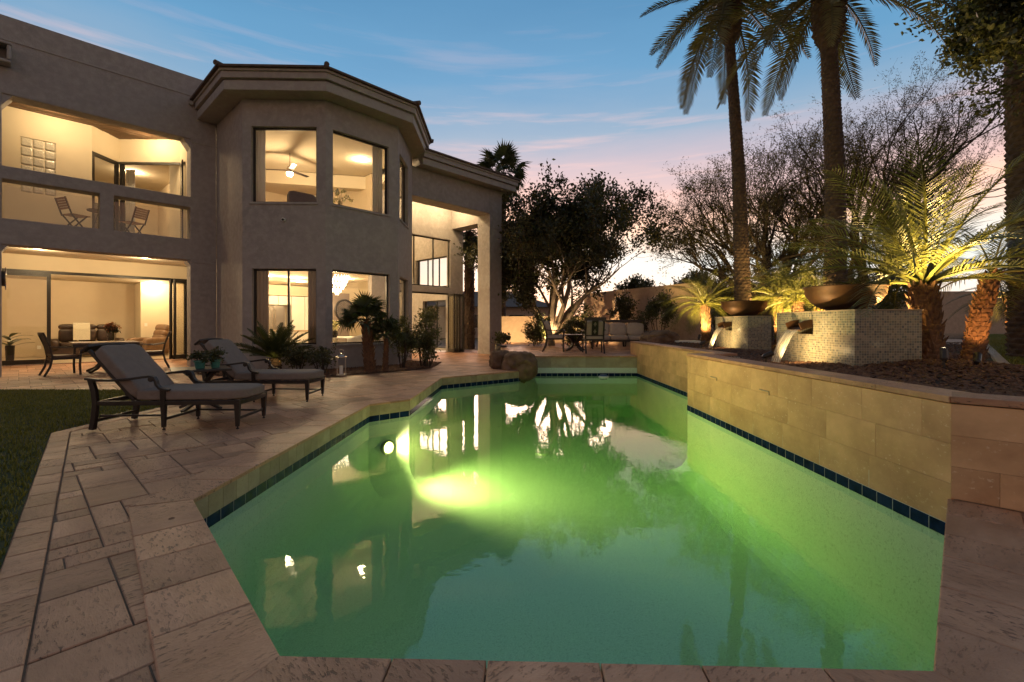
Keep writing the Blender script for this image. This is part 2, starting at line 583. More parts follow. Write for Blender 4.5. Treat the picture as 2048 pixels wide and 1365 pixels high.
M['intfloor'] = basic('interior_stone_floor', (.50, .41, .30), .32, .2, 2.5)
M['white'] = basic('white_lacquer', (.80, .77, .70), .35, .04, 4)
M['steel'] = basic('stainless_steel', (.42, .38, .33), .28, .15, 3, metal=.9, stretch=(1, 1, .2))
M['chrome'] = basic('brushed_nickel', (.55, .5, .45), .25, .1, 6, metal=.9)
M['curtain'] = leafmat('taupe_curtain', (.30, .24, .18), (.42, .34, .26), .9, .25, (1, .95, .9))
M['curtain_w'] = leafmat('white_curtain', (.62, .60, .56), (.76, .74, .70), .9, .35, (1, .98, .95))
M['glass'] = glassy('window_glass', (.95, .95, .93))
M['glassblock'] = basic('glass_block', (.66, .60, .48), .14, .35, 26, bmp=1.0, bscale=30)
M['glow'] = emitter('warm_lamp_glow', (1.0, .80, .50), 14)
M['glow_soft'] = emitter('crystal_glow', (1.0, .86, .60), 5)
M['roof'] = basic('clay_roof_tile', (.13, .085, .065), .8, .4, 6, bmp=.5, bscale=30, shuffle=True)
M['copper'] = basic('weathered_copper', (.13, .058, .022), .5, .5, 5, metal=.4, c2=(.05, .026, .014), bmp=.25, bscale=12)
M['mulch'] = basic('bark_mulch', (.060, .028, .016), .95, .6, 14, bmp=1.0, bscale=40)
M['chip'] = basic('bark_chip', (.22, .10, .05), .9, .65, 9, shuffle=True, c2=(.05, .022, .012))
M['soil'] = basic('desert_soil', (.16, .10, .065), .95, .4, 3, bmp=.5, bscale=20)
M['lawn'] = basic('lawn_base', (.045, .055, .013), .95, .4, 9, bmp=.8, bscale=60)
M['boulder'] = basic('brown_boulder', (.23, .135, .080), .85, .55, 5, bmp=1.0, bscale=22, c2=(.09, .052, .034))
M['bark'] = basic('pale_bark', (.26, .19, .13), .9, .5, 5, bmp=1.0, bscale=16, stretch=(1, 1, .35))
M['bark_d'] = basic('dark_bark', (.055, .038, .026), .9, .4, 9, bmp=.6, bscale=30)
M['palmtrunk'] = basic('date_palm_trunk', (.10, .062, .040), .95, .6, 10, bmp=.8, bscale=30)
M['fibre'] = basic('palm_boot_fibre', (.18, .088, .042), .9, .6, 12, bmp=.7, bscale=40, shuffle=True)
M['frond'] = leafmat('date_palm_frond', (.055, .060, .018), (.12, .105, .038), .6, .22)
M['frond_y'] = leafmat('pygmy_palm_frond', (.070, .085, .018), (.14, .14, .035), .38, .25)
M['fan'] = leafmat('fan_palm_leaf', (.028, .042, .014), (.06, .075, .026), .45, .2)
M['ficus'] = leafmat('ficus_leaf', (.024, .028, .010), (.060, .058, .020), .5, .25)
M['mesquite'] = leafmat('mesquite_leaf', (.050, .048, .017), (.11, .092, .036), .65, .3)
M['shrub'] = leafmat('shrub_leaf', (.028, .038, .014), (.075, .075, .026), .42, .25)
M['shrub_l'] = leafmat('oleander_leaf', (.040, .055, .018), (.10, .10, .035), .42, .3)
M['grass'] = leafmat('grass_blade', (.080, .095, .016), (.19, .18, .03), .5, .3)
M['teal'] = basic('teal_glazed_pot', (.05, .19, .155), .3, .15, 6)
M['clay'] = basic('dark_clay_pot', (.045, .035, .03), .5, .3, 8)
M['flower'] = leafmat('rust_flower', (.30, .09, .03), (.42, .17, .07), .6, .3)
M['flower_w'] = leafmat('white_flower', (.60, .55, .36), (.78, .74, .55), .6, .3)
M['lightstone'] = basic('cast_stone', (.42, .33, .24), .9, .2, 8, bmp=.5, bscale=40)
# ------------------------------------------------------------------ the place: plan geometry
HA = R(46.7)                                   # the house stands at this angle to the pool
D2 = V(math.cos(HA), math.sin(HA), 0)          # along the facade
N2 = V(math.sin(HA), -math.cos(HA), 0)         # out of the facade
HO = V(-8.38, 13.19, 0)
def hw(s, t, z=0):
    p = HO + D2 * s + N2 * t
    return V(p.x, p.y, z)

POOL = [(-.81, 1.59), (-2.10, 3.03), (-2.06, 6.68), (-1.58, 7.13), (-1.54, 10.09), (.15, 11.5), (.62, 12.64),
        (3.40, 12.64), (3.40, 7.63), (2.88, 7.63), (2.88, 3.05), (1.40, 1.52)]
ZW = -.235
FLOOR = -1.32

def offset_poly(poly, d):
    """mitred offset, d > 0 to the left of the direction of travel"""
    out = []
    n = len(poly)
    for i in range(n):
        p0, p1, p2 = V(*poly[i - 1], 0), V(*poly[i], 0), V(*poly[(i + 1) % n], 0)
        d1, d2 = (p1 - p0).normalized(), (p2 - p1).normalized()
        n1, n2 = V(-d1.y, d1.x, 0), V(-d2.y, d2.x, 0)
        m = (n1 + n2).normalized()
        q = p1 + m * (d / max(.35, m.dot(n1)))
        out.append((q.x, q.y))
    return out

from mathutils.geometry import tessellate_polygon
def sheet(polys, z):
    """flat sheet: first polygon outer, the rest holes"""
    loops = [[V(p[0], p[1], 0) for p in q] for q in polys]
    tri = tessellate_polygon(loops)
    flat = [p for q in polys for p in q]
    m = MB()
    fs = []
    for t in tri:
        a, b, c = [V(*flat[i], 0) for i in t]
        fs.append(tuple(t) if (b - a).cross(c - a).z > 0 else tuple(reversed(t)))
    m.add([(p[0], p[1], z) for p in flat], fs)
    return m

BB = [(-2.6, 1.1), (4.2, 1.1), (4.2, 13.2), (-2.6, 13.2)]
tag(sheet([[(-700, -300), (700, -300), (700, 900), (-700, 900)], BB], -.08).build('ground', M['soil']), kind='structure')

# ---- paved deck: mortar bed plus separate travertine pavers
deck = sheet([[(-16.5, -4), (7.0, -4), (7.0, 1.8), (4.4, 3.2), (4.4, 21), (-16.5, 26)], offset_poly(POOL, .03)], -.007).build('deck', M['mortar'])
tag(deck, kind='structure')

LE0, LE1 = V(-2.4, 2.18, 0), V(-4.89, 4.93, 0)      # edge between lawn and deck
def clip(poly, p, nrm):
    """keep the part of poly on the side nrm points to"""
    out = []
    for i in range(len(poly)):
        a, b = poly[i], poly[(i + 1) % len(poly)]
        da, db = (a - p).dot(nrm), (b - p).dot(nrm)
        if da >= 0: out.append(a)
        if da * db < 0: out.append(a + (b - a) * (da / (da - db)))
    return out
def inside(poly, p):
    c = False
    for i in range(len(poly)):
        (x0, y0), (x1, y1) = poly[i - 1], poly[i]
        if (y0 > p.y) != (y1 > p.y) and p.x < (x1 - x0) * (p.y - y0) / (y1 - y0) + x0:
            c = not c
    return c
def seg_hit(a, b, c, d):
    def o(p, q, r): return (q.x - p.x) * (r.y - p.y) - (q.y - p.y) * (r.x - p.x)
    return o(a, b, c) * o(a, b, d) < 0 and o(c, d, a) * o(c, d, b) < 0
def area(poly):
    return abs(sum(poly[i - 1].x * poly[i].y - poly[i].x * poly[i - 1].y for i in range(len(poly)))) / 2

ledge_n = V(-(LE1 - LE0).y, (LE1 - LE0).x, 0).normalized()
if ledge_n.x < 0: ledge_n = -ledge_n
POOLI = offset_poly(POOL, .10)
def deck_piece(poly):
    c = sum(poly, V(0, 0, 0)) / len(poly)
    if c.y < -2.5 or c.x > 6.6 or c.x < -15 or c.y > 21: return None
    # lawn
    if c.y < 5.0:
        poly = clip(poly, LE0 + ledge_n * .152, ledge_n)
    elif c.y < 8.2:
        poly = clip(poly, V(-4.74, 0, 0), V(1, 0, 0))
    elif c.x < -4.7:
        poly = clip(poly, V(0, 8.35, 0), V(0, 1, 0))
    if len(poly) < 3: return None
    # terrace and planter
    c = sum(poly, V(0, 0, 0)) / len(poly)
    if c.x > 2.9 and c.y > 3.0 and (c - V(2.88, 3.05, 0)).dot(V(.686, .728, 0)) > .1: return None
    if c.y > 12.9 and c.x > -.1: return None
    # pool
    if all(inside(POOLI, p) for p in poly): return None
    for i in range(len(POOLI)):
        a, b = V(*POOLI[i], 0), V(*POOLI[(i + 1) % len(POOLI)], 0)
        hit = any(seg_hit(poly[k - 1], poly[k], a, b) for k in range(len(poly)))
        if hit:
            d = (b - a).normalized()
            poly = clip(poly, a, V(-d.y, d.x, 0))
            if len(poly) < 3: return None
    if area(poly) < .004: return None
    c = sum(poly, V(0, 0, 0)) / len(poly)
    if inside(POOLI, c): return None
    return poly

def paver_solid(poly, top, th, gap):
    """clipped slab with an arris: inset top, 2 mm chamfer"""
    n = len(poly)
    if (poly[1] - poly[0]).cross(poly[2] - poly[1]).z < 0:
        poly = list(reversed(poly))
    c = sum(poly, V(0, 0, 0)) / n
    def inset(g):
        return [V(x, y, 0) for x, y in offset_poly([(p.x, p.y) for p in poly], g)]
    a, b = inset(gap), inset(gap + .005)
    m = MB()
    tilt = V(random.uniform(-.004, .004), random.uniform(-.004, .004), 0)
    vs = [(p.x, p.y, top - th) for p in a] + [(p.x, p.y, top - .004) for p in a] + [(p.x, p.y, top + (p - c).dot(tilt)) for p in b]
    fs = [tuple(range(2 * n, 3 * n))]
    for k in range(2):
        fs += [(k * n + i, k * n + (i + 1) % n, (k + 1) * n + (i + 1) % n, (k + 1) * n + i) for i in range(n)]
    return m.add(vs, fs)

def make_pavers():
    U = .152
    occ = set()
    sizes = [(2, 3), (3, 2), (2, 2), (2, 4), (4, 2), (1, 2), (2, 1), (3, 1), (1, 1)]
    wts = [6, 8, 5, 2, 4, 2, 2, 2, 1]
    rnd = random.Random(5)
    pieces = []
    ax, ay = N2, D2                      # pattern axes
    I0, I1, J0, J1 = -126, 60, -30, 118
    for j in range(J0, J1):
        for i in range(I0, I1):
            if (i, j) in occ: continue
            opts = list(zip(sizes, wts))
            while True:
                (w, h) = rnd.choices([o[0] for o in opts], [o[1] for o in opts])[0]
                if all((i + a, j + b) not in occ for a in range(w) for b in range(h)): break
                opts = [o for o in opts if o[0] != (w, h)]
            for a in range(w):
                for b in range(h): occ.add((i + a, j + b))
            q = [ax * (x * U) + ay * (y * U) for x, y in ((i, j), (i + w, j), (i + w, j + h), (i, j + h))]
            q = deck_piece(q)
            if q: pieces.append(q)
    return pieces
pcs = make_pavers()
# a straight border course along the lawn
def border(a, b, w, nrm, step=.27):
    d = (b - a); L_ = d.length; d = d / L_
    k = max(1, round(L_ / step)); out = []
    for i in range(k):
        p, q = a + d * (L_ * i / k), a + d * (L_ * (i + 1) / k)
        out.append([p, q, q + nrm * w, p + nrm * w])
    return out
nb = border(LE0 + (LE0 - LE1).normalized() * 2.6, LE1, .15, ledge_n) + border(V(-4.89, 4.93, 0), V(-4.89, 8.2, 0), .15, V(1, 0, 0)) \
    + border(V(-12.5, 8.2, 0), V(-4.74, 8.2, 0), .15, V(0, 1, 0))
def seen_size(q):
    c = sum(q, V(0, 0, 0)) / len(q)
    if c.y < .9 or abs(c.x) > c.y * 1.12 + .1: return 0
    return area(q) / c.y ** 3
pcs.sort(key=seen_size, reverse=True)
for k, q in enumerate(nb):
    paver_solid(q, .004, .03, .0022).build('border_paver', M['paver'], deck)
rest = MB()
for k, q in enumerate(pcs):
    m = paver_solid(q, random.uniform(-.002, .002), .03, .0034)
    if k < 300:
        m.build('paver', M['paver'], deck)
    else:
        rest.add(m.v, m.f)
tag(rest.build('far_pavers', M['paver'], deck), kind='stuff')

# ---- lawns
def blades(name, n, region, zf, hmin, hmax, mat, wid=.004):
    """region() -> (x,y) arrays; bent two-piece blades"""
    x, y = region(n)
    n = len(x)
    z = zf(x, y)
    h = RNG.uniform(hmin, hmax, n)
    a = RNG.uniform(0, 2 * PI, n)
    lean = RNG.uniform(.1, .75, n) * h
    b = a + RNG.uniform(1.2, 1.9, n)
    w = wid * RNG.uniform(.7, 1.4, n)
    base = np.stack([x, y, z], 1)
    sd = np.stack([np.cos(b) * w, np.sin(b) * w, np.zeros(n)], 1)
    mid = base + np.stack([np.cos(a) * lean * .35, np.sin(a) * lean * .35, h * .6], 1)
    tip = base + np.stack([np.cos(a) * lean, np.sin(a) * lean, h], 1)
    vs = np.stack([base - sd, base + sd, mid + sd * .8, mid - sd * .8, tip], 1).reshape(-1, 3)
    k = np.arange(n)[:, None] * 5
    f = np.concatenate([k + np.array([[0, 1, 2]]), k + np.array([[0, 2, 3]]), k + np.array([[3, 2, 4]])], 0)
    return np_mesh(name, vs, f, mat)
lawn_poly = [(-14, 8.2), (-4.89, 8.2), (-4.89, 4.93), (-2.4, 2.18), (-.5, .1), (-14, -4)]
tag(sheet([list(reversed(lawn_poly))], -.001).build('lawn', M['lawn']), kind='structure')
def reg_left(n):
    y = .9 + 7.28 * RNG.random(n) ** 1.0
    x = -1.25 * y - 2.6 + RNG.random(n) * 11.3
    ok = (x < -4.9) | (y < 4.93)
    e = (x - LE0.x) * ledge_n.x + (y - LE0.y) * ledge_n.y
    ok &= (y > 4.93) | (e < -.005)
    ok &= (y <= 4.93) | (x < -4.9)
    return x[ok], y[ok]
tag(link('grass', blades('grass', 185000, reg_left, lambda x, y: np.full(len(x), -.002), .018, .042, M['grass'])),
    'mown grass of the lawn beside the sun loungers', 'grass', kind='stuff')

# ---- pool
pool = thing('pool', 'green lit swimming pool with travertine coping', 'pool')
pool['kind'] = 'structure'
del pool['category']
def pool_mat():
    m, nt, N, L, b = nodes('pebble_plaster')
    co, _ = obj_coord(nt, (1, 1, 1), False)
    vo = N.new('ShaderNodeTexVoronoi'); vo.inputs['Scale'].default_value = 75
    L.new(co, vo.inputs['Vector'])
    col = mix_col(nt, ramp2(nt, noise_tex(nt, co, 130, 2), .35, .65), (.58, .66, .58), (.74, .79, .71))
    col = mix_col(nt, ramp2(nt, noise_tex(nt, co, .8, 4), .3, .7), col, (.65, .72, .63))
    col = mix_col(nt, ramp2(nt, noise_tex(nt, co, 62, 2, .4), .60, .68), col, (.46, .52, .44))
    L.new(col, b.inputs['Base Color'])
    b.inputs['Roughness'].default_value = .8
    bump(nt, b, vo.outputs['Distance'], .3, .004)
    return m
M['plaster'] = pool_mat()
rings = [(0, -.02), (0, -.95)] + [(.34 * (1 - math.cos(t)), -.95 + (FLOOR + .95) * math.sin(t)) for t in np.linspace(.2, PI / 2, 8)]
pm = MB()
npool = len(POOL)
lv = []
for off, z in rings:
    lv.append([(x, y, z) for x, y in offset_poly(POOL, -off)])
vs = [p for l in lv for p in l]
fs = []
for k in range(len(rings) - 1):
    for i in range(npool):
        j = (i + 1) % npool
        fs.append((k * npool + i, k * npool + j, (k + 1) * npool + j, (k + 1) * npool + i))
pm.add(vs, fs)
fl = sheet([[p[:2] for p in lv[-1]]], FLOOR)
pm.add(fl.v, fl.f)
pm.build('shell', M['plaster'], pool, smooth=False)
# coping slabs
def edge_frame(i):
    a, b = V(*POOL[i], 0), V(*POOL[(i + 1) % npool], 0)
    d = (b - a).normalized()
    return a, b, d, V(-d.y, d.x, 0)
CW = .31
OUT = offset_poly(POOL, CW)
cop_rnd = random.Random(3)
for i in (10, 11, 0, 1, 2, 3, 4):
    a, b, d, nr = edge_frame(i)
    L_ = (b - a).length
    A, B = V(*OUT[i], 0), V(*OUT[(i + 1) % npool], 0)
    if i == 10: A = a + nr * CW
    k = max(1, round(L_ / .36))
    cuts = [0] + sorted(L_ * (q + cop_rnd.uniform(-.12, .12)) / k for q in range(1, k)) + [L_]
    for q in range(k):
        p0 = a + d * cuts[q]; p1 = a + d * cuts[q + 1]
        o0 = A if q == 0 else p0 + nr * CW
        o1 = B if q == k - 1 else p1 + nr * CW
        paver_solid([p0 - nr * .02, p1 - nr * .02, o1, o0], .009 + cop_rnd.uniform(-.001, .001), .029, .0028).build('coping_slab', M['coping'], pool)
# edge tiles and glazed waterline tiles; shared meshes in three lengths would not fit the corners, so each run is divided evenly
def tile_run(name, i, z0, z1, th, mat, w, trim0=0.0, trim1=0.0, gap=.002, inset=0.0):
    a, b, d, nr = edge_frame(i)
    L_ = (b - a).length - trim0 - trim1
    k = max(1, round(L_ / w))
    me = MB().box(gap, L_ / k - gap, -th, 0, 0, z1 - z0).mesh(name, mat)
    ang = math.atan2(d.y, d.x)
    for q in range(k):
        p = a + d * (trim0 + L_ * q / k) - nr * inset
        link(name, me, pool, (p.x, p.y, z0), (0, 0, ang))
for i in (0, 1, 2, 3, 4, 5, 10, 11):
    a, b, d, nr = edge_frame(i)
    tile_run('edge_tile', i, -.163, -.021, .018, M['fascia'], .16)
for i in range(npool):
    tile_run('waterline_tile', i, -.250, -.165, .010, M['blue_tile'], .155, gap=.004)
gm = MB()
for i in range(npool):
    a, b, d, nr = edge_frame(i)
    p = a - nr * .0
    gm.bar(V(a.x, a.y, -.2075) - nr * .004, V(b.x, b.y, -.2075) - nr * .004, .0085, .083)
gm.build('tile_grout', M['grout'], pool)
# main drain on the floor, pool lamp on the short diagonal wall
dr = MB().lathe([(.0, 0), (.13, 0), (.13, .02), (.11, .03), (0, .035)], 24, (.58, 8.90, FLOOR))
dr.build('drain_cover', M['white'], pool, smooth=False)
lp = V(-1.83, 6.86, -.66)
ld = V(.94, .26, -.06).normalized()
lq = V(.78, -.60, .05).normalized().to_track_quat('Z', 'Y').to_matrix().to_4x4()
lm = MB().lathe([(.105, -.10), (.105, .02), (.085, .025), (.085, .005), (0.0, .005)], 24)
lm.v = [tuple(lq @ V(v) + lp) for v in lm.v]
nl = lm.build('pool_lamp', M['chrome'], pool, smooth=False)
lm = MB().lathe([(0.0, .008), (.082, .008), (.07, .03), (0, .045)], 24)
lm.v = [tuple(lq @ V(v) + lp) for v in lm.v]
M['glow_pool'] = emitter('pool_lamp_glow', (1.0, .85, .40), 10)
lm.build('lens', M['glow_pool'], nl)
lamp('pool_lamp_light', pool, lp + ld * .08, 950, (1.0, .76, .36), .10, 'SPOT', ld, 132, 1.0)

def water_mat():
    m, nt, N, L, b = nodes('pool_water')
    N.remove(b)
    out = N['Material Output']
    tr = N.new('ShaderNodeBsdfTransparent'); tr.inputs[0].default_value = (.97, 1, .98, 1)
    gl = N.new('ShaderNodeBsdfGlossy'); gl.inputs['Roughness'].default_value = 0.0
    lw = N.new('ShaderNodeLayerWeight'); lw.inputs['Blend'].default_value = .5
    pw_ = N.new('ShaderNodeMath'); pw_.operation = 'POWER'; pw_.inputs[1].default_value = 4.6; L.new(lw.outputs['Facing'], pw_.inputs[0])
    fr = N.new('ShaderNodeMath'); fr.operation = 'MULTIPLY_ADD'; fr.inputs[1].default_value = .93; fr.inputs[2].default_value = .065; L.new(pw_.outputs[0], fr.inputs[0])
    bp = N.new('ShaderNodeBump'); bp.inputs['Strength'].default_value = .045; bp.inputs['Distance'].default_value = .02
    tc = N.new('ShaderNodeTexCoord')
    n1 = noise_tex(nt, tc.outputs['Object'], 7, 3)
    L.new(n1, bp.inputs['Height'])
    L.new(bp.outputs[0], gl.inputs['Normal'])
    mx = N.new('ShaderNodeMixShader')
    L.new(fr.outputs[0], mx.inputs[0]); L.new(tr.outputs[0], mx.inputs[1]); L.new(gl.outputs[0], mx.inputs[2])
    L.new(mx.outputs[0], out.inputs['Surface'])
    va = N.new('ShaderNodeVolumeAbsorption')
    va.inputs['Color'].default_value = (.865, .978, .815, 1)
    va.inputs['Density'].default_value = 1.2
    vsc = N.new('ShaderNodeVolumeScatter')
    vsc.inputs['Color'].default_value = (.80, 1, .55, 1); vsc.inputs['Density'].default_value = .032
    ash = N.new('ShaderNodeAddShader')
    L.new(va.outputs[0], ash.inputs[0]); L.new(vsc.outputs[0], ash.inputs[1])
    L.new(ash.outputs[0], out.inputs['Volume'])
    return m
M['water'] = water_mat()
wp = offset_poly(POOL, .012)
wm = MB()
n = len(wp)
top = sheet([wp], ZW)
bot = sheet([wp], FLOOR - .05)
o = len(top.v)
wm.add(top.v, top.f)
wm.add(bot.v, [tuple(reversed(f)) for f in bot.f])
wm.f += [((i + 1) % n, i, o + i, o + (i + 1) % n) for i in range(n)]
tag(wm.build('water', M['water']), kind='structure')

# floating chlorine dispenser at the far wall
t = thing('floating_dispenser', 'blue and white floating chlorine dispenser at the far pool wall', 'dispenser', (2.42, 12.3, ZW))
MB().lathe([(0, -.05), (.10, -.05), (.135, -.02), (.135, .02), (.11, .03), (0, .03)], 20).build('float_ring', M['white'], t)
M['bluecap'] = basic('blue_plastic', (.03, .08, .22), .4, .2, 5)
MB().lathe([(.0, .031), (.10, .031), (.09, .065), (.05, .07), (0, .07)], 20).build('cap', M['bluecap'], t)

# ---- raised terrace with the seating group
TZ = .30
terr = sheet([[(.62, 12.655), (3.42, 12.655), (3.42, 13.3), (6.6, 16.0), (4.0, 22.2), (-.7, 22.2), (-.3, 15.2), (.05, 13.4)]], TZ).build('terrace', M['paver'])
tag(terr, kind='structure')
tm = MB()
tp = [(.62, 12.662), (.05, 13.4), (-.3, 15.2), (-.7, 22.2)]
for a, b in zip(tp[:-1], tp[1:]):
    tm.add([(a[0], a[1], -.05), (b[0], b[1], -.05), (b[0], b[1], TZ), (a[0], a[1], TZ)], [(0, 1, 2, 3)])
tm.box(.60, 3.42, 12.663, 12.9, -.34, TZ - .005)
tm.build('terrace_riser', M['lightstone'], terr)
k = 6
for q in range(k):
    x0, x1 = .60 + 2.8 * q / k, .60 + 2.8 * (q + 1) / k
    MB().box(x0 + .0015, x1 - .0015, 12.642, 12.662, -.163, .262).build('panel', M['panel_pale'], terr, bevel=.002, seg=1)
    MB().box(x0 + .001, x1 - .001, 12.62, 13.02, .265, TZ + .006).build('coping_slab', M['coping'], terr, bevel=.003, seg=1)
tmj = MB()
for q in range(24):          # pavers of the terrace, seen almost edge-on
    for r in range(14):
        x0, y0 = -.2 + q * .24 + (.12 if r % 2 else 0), 13.04 + r * .38
        if x0 < .1 + (13.4 - y0) * .05 or y0 + .38 > 20 or x0 + .24 > 3.4 + max(0, y0 - 13.3) * .9: continue
        tmj.box(x0 + .004, x0 + .236, y0 + .004, y0 + .376, TZ, TZ + .005)
tag(tmj.build('terrace_pavers', M['paver'], terr), kind='stuff')

# ---- raised planter wall along the right side of the pool
pw = thing('planter_wall', 'long raised travertine planter wall along the right side of the pool', 'retaining wall')
WT = .68
SEG = [((3.40, 13.35), (3.40, 7.63), -.163), ((2.88, 7.63), (2.88, 3.05), -.163), ((2.88, 3.05), (5.35, .72), 0.012)]
cm = MB()
prnd = random.Random(9)
for si, (a, b, zb) in enumerate(SEG):
    a, b = V(*a, 0), V(*b, 0)
    d = (b - a); L_ = d.length; d /= L_
    nr = V(d.y, -d.x, 0)                      # towards pool / camera
    q = [a - nr * .022, b - nr * .022, b - nr * .26, a - nr * .26]
    cm.prism([(p.x, p.y) for p in q], -.5, WT - .05)
    rows = [zb, zb + (.63 - zb) * .34, zb + (.63 - zb) * .67, .632]
    for r in range(3):
        x = -prnd.uniform(.1, .45)
        while x < L_:
            w = prnd.uniform(.56, .64)
            if L_ - (x + w) < .14: w = L_ - x
            x0, x1 = max(0, x), min(L_, x + w)
            x += w
            if x1 - x0 < .05: continue
            p0, p1 = a + d * (x0 + .0007), a + d * (x1 - .0007)
            th = .02 + prnd.uniform(0, .0008)
            m = MB()
            c0 = [p0 - nr * .02, p1 - nr * .02, p1 + nr * (th - .02), p0 + nr * (th - .02)]
            m.prism([(p.x, p.y) for p in c0], rows[r] + .0007, rows[r + 1] - .0007)
            m.build('panel', M['panel'], pw, bevel=.001, seg=1)
    x = 0
    while x < L_ - .01:
        w = min(prnd.uniform(.5, .66), L_ - x)
        if L_ - x - w < .15: w = L_ - x
        p0, p1 = a + d * (x + .001), a + d * (x + w - .001)
        x += w
        e0 = 0
        c0 = [p0 + nr * .012, p1 + nr * .012, p1 - nr * .30, p0 - nr * .30]
        if si == 1 and x >= L_ - .01: c0[2] = p1 + V(.30, .0, 0) + d * (-.0)
        m = MB().prism([(p.x, p.y) for p in c0], .636 + .0015 * si, WT + .001 * si)
        m.build('cap_slab', M['coping'], pw, bevel=.004, seg=2)
# return between the two offset runs
cm.box(2.91, 3.66, 7.38, 7.627, -.5, WT - .05)
cm.build('core', M['lightstone'], pw)
MB().box(3.185, 3.41, 7.35, 7.64, .640, WT + .004).build('cap_slab', M['coping'], pw, bevel=.004)
for y in (6.63, 5.30):                         # two slot scuppers in the wall face
    m = MB().box(2.868, 2.884, y - .10, y + .10, .395, .405)
    m.box(2.872, 2.884, y - .10, y - .092, .36, .395)
    m.build('scupper_slot', M['lightstone'], pw)

# ---- garden behind the planter wall
PALM_A, PALM_B = (5.72, 6.4), (5.60, 5.66)
def gz(x, y):
    z = .585 + .05 * np.clip((y - 4) / 8, 0, 1)
    z = z + .14 * np.exp(-((x - 5.3) ** 2 + (y - 5.65) ** 2) / .9)
    z = z + .03 * np.sin(x * 2.3 + 1) * np.sin(y * 1.9)
    return z
def bed_edge(y):
    return np.where(y > 5.6, 5.95 + (y - 5.6) * .98, 5.95 + (5.6 - y) * .75)
def grid_sheet(name, xs, ys, keep, zf, mat):
    X, Y = np.meshgrid(xs, ys)
    Z = zf(X, Y)
    vs = np.stack([X, Y, Z], -1).reshape(-1, 3)
    nx = len(xs)
    f = []
    for j in range(len(ys) - 1):
        for i in range(nx - 1):
            cx, cy = (xs[i] + xs[i + 1]) / 2, (ys[j] + ys[j + 1]) / 2
            if keep(cx, cy):
                k = j * nx + i
                f.append((k, k + 1, k + 1 + nx, k + nx))
    return np_mesh(name, vs, f, mat, True)
def in_bed(x, y):
    if x < 3.1 or y < .8: return False
    if x < 3.6 and 7.6 < y < 13.35: return x > 3.45
    if y < 3.05 and (x - 2.88) * .686 + (y - 3.05) * .728 < .14: return False
    if y > 13.3 and (x - 3.45) < (y - 13.35) * .95: return False
    return True
xs = np.arange(3.1, 12, .18); ys = np.arange(.9, 26, .18)
lk = grid_sheet('mulch_bed', xs, ys, lambda x, y: in_bed(x, y) and x < bed_edge(np.array(y)) + .2, gz, M['mulch'])
tag(link('mulch_bed', lk), 'dark bark mulch of the raised planting bed', 'mulch', kind='stuff')
lk = grid_sheet('garden_lawn', np.arange(5.6, 44, .4), np.arange(.9, 27.2, .4), lambda x, y: x > bed_edge(np.array(y)) - .4, lambda x, y: .60 + .03 * np.clip((y - 4) / 8, 0, 1) + 0 * x, M['lawn'])
tag(link('garden_lawn', lk), kind='structure')
def reg_right(n):
    y = 4.6 + 20 * RNG.random(n) ** 1.6
    x = bed_edge(y) - .02 + RNG.random(n) * (1.6 + .25 * y)
    return x, y
tag(link('garden_grass', blades('garden_grass', 60000, reg_right, lambda x, y: .60 + .03 * np.clip((y - 4) / 8, 0, 1), .03, .06, M['grass'], .007)),
    'dim mown grass of the lawn behind the palms', 'grass', kind='stuff')
# stone kerb between mulch and lawn, and along the far side of the lawn
kb = thing('lawn_kerb', 'pale stone kerb curving between the bark mulch and the lawn', 'kerb')
py = list(np.arange(3.0, 25, .42))
kme = []
for y0, y1 in zip(py[:-1], py[1:]):
    a = V(float(bed_edge(np.array(y0))), y0, .60); b = V(float(bed_edge(np.array(y1))), y1, .60)
    dd = (b - a).normalized()
    MB().bar(a + dd * .004, b - dd * .004, .11, .12).build('kerb_stone', M['lightstone'], kb, bevel=.008)
kb = thing('lawn_edging', 'long straight pale edging strip at the far side of the lawn', 'kerb')
for k in range(30):
    MB().bar((20 + k * .9, 24.6, .64), (20.89 + k * .9, 24.6, .64), .16, .10).build('edging_stone', M['lightstone'], kb)

def chips(name, n, region, zf, smin, smax, label):
    x, y = region(n)
    n = len(x)
    z = zf(x, y)
    c = np.stack([x, y, z + .006], 1)
    l = RNG.uniform(smin, smax, n)[:, None]
    a = RNG.uniform(0, 2 * PI, n); t = RNG.uniform(-.5, .5, n); r = RNG.uniform(-.6, .6, n)
    u = np.stack([np.cos(a) * np.cos(t), np.sin(a) * np.cos(t), np.sin(t)], 1) * l * .5
    w = np.stack([-np.sin(a) * np.cos(r), np.cos(a) * np.cos(r), np.sin(r)], 1) * l * RNG.uniform(.16, .34, n)[:, None]
    h = np.cross(u, w); h = h / (np.linalg.norm(h, axis=1)[:, None] + 1e-9) * l * .09
    vs = np.stack([c - u - w, c + u - w, c + u + w, c - u + w, c - u * .8 - w * .7 + h * 2, c + u * .8 - w * .6 + h * 2, c + u * .7 + w * .7 + h * 2, c - u * .8 + w * .8 + h * 2], 1).reshape(-1, 3)
    k = np.arange(n)[:, None] * 8
    f = np.concatenate([k + np.array([q]) for q in ((4, 5, 6, 7), (0, 1, 5, 4), (1, 2, 6, 5), (2, 3, 7, 6), (3, 0, 4, 7))], 0)
    o = link(name, np_mesh(name, vs, f, M['chip']))
    return tag(o, label, 'bark chips', kind='stuff')
def reg_bed(n):
    y = 1.6 + 11.5 * RNG.random(n) ** 1.5
    x = 3.12 + RNG.random(n) * (bed_edge(y) - 3.2)
    ok = np.array([in_bed(a, b) for a, b in zip(x, y)])
    return x[ok], y[ok]
chips('bark_chips', 26000, reg_bed, gz, .025, .075, 'loose bark chips scattered over the raised planting bed')

